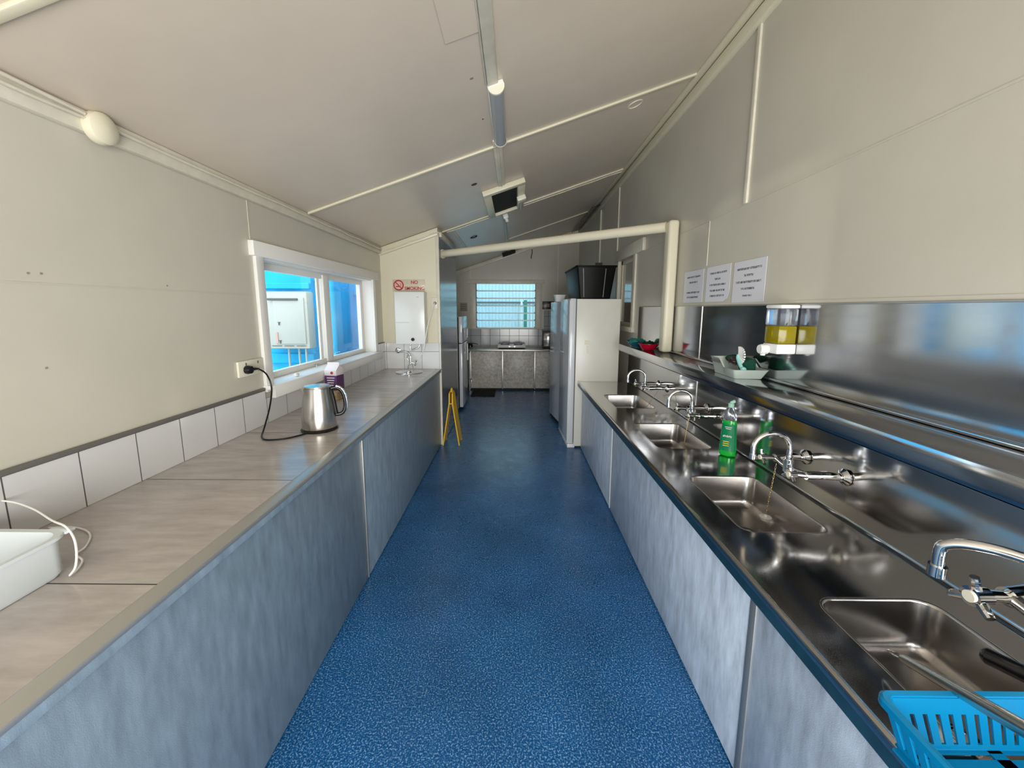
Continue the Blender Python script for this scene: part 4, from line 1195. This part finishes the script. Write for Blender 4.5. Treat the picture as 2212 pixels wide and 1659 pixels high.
t = thing('cooktop', 'white two-plate portable cooktop on the far bench below the window', 'cooktop', (-0.04, 7.80, 0.8))
b = MB(); b.box(-0.335, 0.215, 7.66, 7.95, 0.825, 0.875, 0.008)
b.build('housing', 'enamel', t, world=True)
for x in (-0.19, 0.07):
    b = MB(); b.lathe([(0.085, 0.875), (0.09, 0.885), (0.07, 0.895), (0.001, 0.895)], (x, 7.81, 0), 28)
    b.build('hotplate', 'black', t, world=True)
b = MB(); b.box(-0.31, 0.19, 7.69, 7.93, 0.801, 0.824)
b.build('foot_base', 'blackm', t, world=True)
for x in (-0.1, 0.0):
    b = MB(); b.cyl((x, 7.66, 0.85), (x, 7.645, 0.85), 0.014)
    b.build('knob', 'alu', t, world=True)
t = thing('microwave', 'small black microwave oven on the far bench right of the window', 'microwave', (0.78, 7.95, 0.8))
b = MB(); b.box(0.55, 1.05, 7.75, 8.10, 0.82, 1.14, 0.006)
b.build('housing', 'black', t, world=True)
b = MB(); b.box(0.575, 0.92, 7.742, 7.749, 0.85, 1.11, 0.003)
b.build('door', 'mirrorglass', t, world=True)
b = MB(); b.box(0.57, 1.03, 7.77, 8.08, 0.801, 0.82)
b.build('feet', 'blackm', t, world=True)
t = thing('jug', 'dark jug standing on the far bench beside the fridge-freezer', 'jug', (-0.88, 7.75, 0.801))
b = MB(); b.lathe([(0.05, 0), (0.055, 0.05), (0.045, 0.10), (0.04, 0.105), (0.001, 0.10)], (0, 0, 0), 24)
b.build('jug_body', 'black', t)
b = MB(); b.tube([(0.04, 0, 0.10), (0.11, 0, 0.095), (0.15, 0, 0.085)], 0.008, 8)
b.build('handle', 'black', t)
tag(box('bowl_stack', 'clear', -0.88, -0.74, 7.56, 7.68, 0.801, 0.835, bev=0.01), 'clear plastic dish at the left end of the far bench', 'dish')
t = thing('wall_sign', 'black sign with pale figures on the far wall right of the louvre window', 'sign', (0.66, YF, 1.575))
b = MB(); b.box(0.565, 0.80, YF - 0.008, YF - 0.001, 1.575, 1.735, 0.001)
b.build('board', 'black', t, world=True)
b = MB()
for k, x in enumerate((0.640, 0.668, 0.692)):
    b.box(x, x + 0.016, YF - 0.0095, YF - 0.008, 1.62, 1.625); b.box(x, x + 0.005, YF - 0.0095, YF - 0.008, 1.62, 1.68)
    b.box(x + 0.012, x + 0.016, YF - 0.0095, YF - 0.008, 1.625, 1.675); b.box(x, x + 0.016, YF - 0.0095, YF - 0.008, 1.677, 1.682)
b.build('figures', 'pink', t, world=True, smooth=False)
t = thing('paper_notice', 'small pale paper notice on the far wall left of the louvre window', 'notice', (-1.02, YF, 1.52))
b = MB(); b.box(-1.125, -0.975, YF - 0.004, YF - 0.001, 1.53, 1.70)
b.build('sheet', 'stain2', t, world=True, smooth=False)
b = MB()
for z in (1.58, 1.62, 1.66): b.box(-1.10, -1.0, YF - 0.005, YF - 0.004, z, z + 0.006)
b.build('printed_lines', 'ink', t, world=True, smooth=False)
b = MB(); b.box(-0.80, -0.36, 6.97, 7.52, 0.001, 0.012, 0.003)
tag(b.build('floor_mat', 'rubber'), 'black rubber mat on the floor in front of the far bench', 'mat')
t = thing('waste_pipe', 'grey pipe fitting on the floor end of the far bench beside the fridge', 'pipe', (-0.875, 7.55, 0))
b = MB(); b.cyl((-0.875, 7.535, 0.0), (-0.875, 7.535, 0.74), 0.014); b.tube([(-0.875, 7.535, 0.22), (-0.84, 7.52, 0.20), (-0.84, 7.52, 0.14)], 0.014, 8)
b.build('pipe_run', 'alu', t, world=True)

# ------------------------------------------------------------------ wet floor sign
t = thing('wet_floor_sign', 'folded yellow plastic floor sign standing by the end of the left cabinets', 'floor sign', (-0.735, 4.50, 0))
def leafs(s_):
    # narrow A-frame seen edge on; leaves run along y
    b = MB()
    x_top, x_bot = s_ * 0.012, s_ * 0.088
    zt_ = 0.60
    a, c = Vector((x_bot, -0.11, 0.002)), Vector((x_top, -0.085, zt_))
    poly = [(x_bot, -0.115, 0.002), (x_bot, -0.085, 0.002), (x_bot * 0.94, -0.07, 0.03), (x_bot * 0.94, 0.07, 0.03), (x_bot, 0.085, 0.002), (x_bot, 0.115, 0.002), (x_top, 0.085, 0.50), (x_top, 0.07, 0.61), (x_top * 0.5, 0.03, 0.63), (x_top * 0.5, -0.03, 0.63), (x_top, -0.07, 0.61), (x_top, -0.085, 0.50)]
    b.prism(poly, (s_ * 0.012, 0, 0))
    return b
for s_ in (-1, 1): leafs(s_).build('leaf', 'yellow', t, smooth=False)
b = MB(); b.tube([(0, -0.03, 0.62), (0, -0.02, 0.655), (0, 0.02, 0.655), (0, 0.03, 0.62)], 0.010, 8)
b.build('top_handle', 'yellow', t)
b = MB(); b.cyl((-0.022, -0.07, 0.49), (0.022, -0.07, 0.49), 0.008)
b.build('hinge_pin', 'yellow', t)

# ------------------------------------------------------------------ ceiling fittings
RC = (0, -TH, 0)
t = thing('batten_light', 'white batten light fitting with frosted cover under the sloping ceiling', 'ceiling light', (-0.105, 2.455, zc(-0.105) - 0.001), RC)
b = MB(); b.box(-0.042, 0.042, -0.325, 0.325, -0.022, 0.0, 0.003)
b.build('base', 'whitep', t)
for y in (-0.327, 0.315):
    b = MB()
    pts = [(0.043 * math.cos(R(a)), y, -0.020 + 0.042 * math.sin(R(a))) for a in range(180, 361, 12)]
    b.prism(pts, (0, 0.012, 0))
    b.build('end_cap', 'creamp', t)
b = MB(); pts = [(0.040 * math.cos(R(a)), -0.314, -0.022 + 0.038 * math.sin(R(a))) for a in range(180, 361, 10)]
b.prism(pts, (0, 0.628, 0))
b.build('diffuser', 'diff', t, ang=30)
t = thing('ceiling_hatch', 'square framed ceiling vent with dark mesh opening', 'vent', (-0.11, 4.25, zc(-0.11) - 0.001), RC)
b = MB()
b.box(-0.205, 0.20, -0.50, -0.43, -0.045, 0, 0.004); b.box(-0.205, -0.13, -0.429, 0.40, -0.044, 0, 0.002)
b.box(0.13, 0.20, -0.429, 0.40, -0.044, 0, 0.002); b.box(-0.129, 0.129, 0.37, 0.40, -0.043, 0, 0.002)
b.build('frame', 'cream', t)
b = MB(); b.box(-0.13, 0.13, -0.43, 0.37, -0.012, -0.002)
b.build('mesh_opening', 'darkhole', t)
t = thing('junction_box', 'small cream junction box at the side of the ceiling vent', 'junction box', (0.055, 4.20, zc(0.055) - 0.047), RC)
b = MB(); b.box(-0.045, 0.045, -0.07, 0.07, -0.045, 0.0, 0.006)
b.build('box_body', 'creamp', t)
b = MB(); b.cyl((0, 0.07, -0.02), (0, 0.42, -0.02), 0.008)
b.build('conduit', 'trim', t)
t = thing('junction_box', 'round cream junction box at the top of the left wall', 'junction box', (XL + 0.050, 1.46, 2.195))
b = MB(); b.lathe([(0.001, -0.024), (0.050, -0.024), (0.054, -0.012), (0.050, 0.008), (0.035, 0.018), (0.001, 0.022)], (0, 0, 0), 32, 'x')
b.build('box_body', 'cream', t)
rnd = random.Random(2)
def wavy(b, y0, y1, z, x, amp, r, k=14):
    pts = [(x + rnd.uniform(-amp, amp) * 0.4, y0 + (y1 - y0) * i / k, z + rnd.uniform(-amp, amp)) for i in range(k + 1)]
    b.tube(pts, r, 8, sub=4)
for y0, y1, z, x, r, lb in ((-0.8, 1.41, 2.226, XL + 0.045, 0.006, 'upper of two cream cables on the left wall running to the round junction box'),
                            (-0.8, 1.41, 2.204, XL + 0.043, 0.005, 'lower of two cream cables on the left wall running to the round junction box'),
                            (1.51, 4.38, 2.214, XL + 0.037, 0.006, 'cream cable along the left wall top from junction box to the partition')):
    b = MB(); wavy(b, y0, y1, z, x, 0.005, r)
    tag(b.build('wall_cable', 'trim'), lb, 'cable')
b = MB(); pts = [(XL + 0.02 + (XP - XL) * i / 8, 4.385, zc(XL + (XP - XL) * i / 8) - 0.055 + 0.004 * math.sin(i * 2)) for i in range(9)]
b.tube(pts, 0.005, 8)
tag(b.build('ceiling_cable', 'trim'), 'cream cable under the cornice at the top of the cream partition', 'cable')
b = MB(); pts = [(XP + 0.05 + (XR - 0.12 - XP) * i / 12, 4.715, zc(XP + 0.05 + (XR - 0.12 - XP) * i / 12) - 0.012 - 0.006 * abs(math.sin(i * 1.7))) for i in range(13)]
b.tube(pts, 0.006, 8)
tag(b.build('ceiling_cable', 'trim'), 'cream cable clipped beside the ceiling batten above the overhead pipe', 'cable')
t = thing('cable_bundle', 'bundle of dark cables in the far right ceiling corner', 'cable', (1.2, 7.0, 3.0))
for k in range(4):
    b = MB(); b.tube([(1.24 - 0.035 * k, 6.05, zc(1.24 - 0.035 * k) - 0.055), (1.235 - 0.04 * k, 6.9, zc(1.235 - 0.04 * k) - 0.03 - 0.01 * (k % 2)), (1.24 - 0.04 * k, 8.05, zc(1.24 - 0.04 * k) - 0.03)], 0.007, 8)
    b.build('cable_strand', 'black', t, world=True)
b = MB(); x, y = 0.845, 3.02
b.tube([(0.05 * math.cos(2 * PI * i / 20), 0.05 * math.sin(2 * PI * i / 20), -0.002) for i in range(20)], 0.004, 8, closed=True, sub=2)
o = b.build('ceiling_ring', 'trim'); o.location = (x, y, zc(x)); o.rotation_euler = RC
tag(o, 'small round cream ring plate on the ceiling near the right wall', 'ceiling plate')
b = MB(); b.tube([(0.045 * math.cos(2 * PI * i / 20), 0.045 * math.sin(2 * PI * i / 20), -0.002) for i in range(20)], 0.006, 8, closed=True, sub=2)
o = b.build('ceiling_ring', 'black'); x = -0.56; o.location = (x, 5.52, zc(x)); o.rotation_euler = RC
tag(o, 'small dark ring on the far ceiling beyond the partition', 'ceiling plate')
for (x, y, r, m_, nm, lb) in ((-0.347, 3.49, 0.026, 'stain', 'brown_plug', 'brown round hole cover on the ceiling beside the vent'), (-0.21, 2.04, 0.009, 'stain2', 'screw_hole', 'small grey mark on the ceiling left of the batten light'), (-0.19, 2.46, 0.005, 'stain', 'screw_hole', 'tiny dark hole on the ceiling beside the batten light')):
    b = MB(); b.lathe([(0.001, -0.0015), (r, -0.0015), (r, 0.0005), (0.001, 0.0005)], (0, 0, 0), 20)
    o = b.build(nm, m_); o.location = (x, y, zc(x)); o.rotation_euler = RC
    tag(o, lb, 'ceiling mark')
b = MB(); slopebox(b, -0.285, -0.142, 0.9, 1.75, -0.001, 0.005, 0.001)
o = b.build('ceiling_patch', 'ceil', smooth=False); tag(o, 'rectangular repair patch on the ceiling beside the central batten', 'ceiling patch')
t = thing('extractor_vent', 'dark rectangular vent in the ceiling just above the louvre window wall', 'vent', (-0.13, 7.95, zc(-0.13) - 0.001), RC)
b = MB(); b.box(-0.13, 0.13, -0.13, 0.13, -0.05, -0.001, 0.003)
b.build('vent_body', 'darkhole', t)
b = MB(); b.tube([(0.34, YF - 0.02, 2.76), (0.345, YF - 0.03, 2.70), (0.325, YF - 0.02, 2.62), (0.33, YF - 0.02, 2.58)], 0.007, 8)
tag(b.build('hanging_cable', 'black'), 'short dark cable hanging down the far wall above the window', 'cable')
t = thing('surface_conduit', 'white conduit with lamp holder on the far ceiling behind the vent', 'conduit', (-0.12, 5.3, zc(-0.12) - 0.013), RC)
b = MB(); b.box(-0.03, 0.03, -0.5, -0.44, -0.05, 0.0, 0.006); b.cyl((0, -0.47, -0.05), (0, -0.47, -0.09), 0.02)
b.build('lamp_holder', 'whitep', t)
for x in (-0.018, 0.015):
    b = MB(); b.cyl((x, -0.44, -0.010), (x, 1.1, -0.010), 0.007)
    b.build('conduit_run', 'alu', t)
# small marks on the left wall
for (y, z) in ((1.214, 1.683), (1.248, 1.685), (1.697, 1.673), (1.22, 1.39)):
    b = MB(); b.lathe([(0.001, -0.001), (0.0035, -0.001), (0.0035, 0.001), (0.001, 0.001)], (XL + 0.0008, y, z), 12, 'x')
    o = b.build('screw_hole', 'stain2')
    tag(o, {1.214: 'small screw hole on the left wall, left one of a close pair', 1.248: 'small screw hole on the left wall, right one of a close pair', 1.697: 'single dark screw hole on the left wall, left of the window', 1.22: 'single screw hole low on the left wall above the tiles'}[y], 'screw hole')

# ------------------------------------------------------------------ light
wd = bpy.data.worlds.new('sky'); scn.world = wd; wd.use_nodes = True
bg = wd.node_tree.nodes['Background']
bg.inputs[0].default_value = (0.78, 0.90, 1.0, 1); bg.inputs[1].default_value = 3.0
def area(name, loc, rot, sx, sy, power, col):
    l = bpy.data.lights.new(name, 'AREA'); l.shape = 'RECTANGLE'; l.size = sx; l.size_y = sy; l.energy = power; l.color = col
    o = bpy.data.objects.new(name, l); COL.objects.link(o); o.location = loc; o.rotation_euler = rot
    return o
# added area lamp outside the unseen back opening, fills the room
area('added_back_fill', (0.2, YB - 0.25, 1.15), (R(90), 0, 0), 1.8, 1.9, 148, (1.0, 0.965, 0.91))
sp = bpy.data.lights.new('bounced_sun', 'SPOT'); sp.energy = 500; sp.spot_size = R(6.4); sp.spot_blend = 0.25; sp.shadow_soft_size = 0.10; sp.color = (1.0, 0.95, 0.85)
so = bpy.data.objects.new('bounced_sun', sp); COL.objects.link(so)
so.location = (-10.0, 4.58, 0.54)
so.rotation_euler = (Vector((-1.6, 2.84, 1.49)) - Vector(so.location)).to_track_quat('-Z', 'Y').to_euler()

# ------------------------------------------------------------------ camera
cam = bpy.data.cameras.new('camera'); co = bpy.data.objects.new('camera', cam); COL.objects.link(co)
cam.sensor_fit = 'HORIZONTAL'; cam.sensor_width = 36.0
cam.lens = 848.0 / 2212 * 36.0
cam.shift_y = -(829.5 - 791.44) / 2212
cam.clip_start = 0.02
r0 = Vector((0.99996992891458, 0.007074719904223895, 0.0031764138342563375))
r1 = Vector((0.004168417214330377, -0.1449456786107177, -0.98943083363619))
r2 = Vector((-0.006539538553824038, 0.9894143209951811, -0.1449708103210703))
mw = Matrix((( r0.x, -r1.x, -r2.x, 0.0), (r0.y, -r1.y, -r2.y, 0.0), (r0.z, -r1.z, -r2.z, 1.58), (0, 0, 0, 1)))
co.matrix_world = mw
scn.camera = co
scn.view_settings.view_transform = 'Standard'
scn.view_settings.look = 'None'
scn.view_settings.exposure = 0.0
scn.view_settings.gamma = 1.0
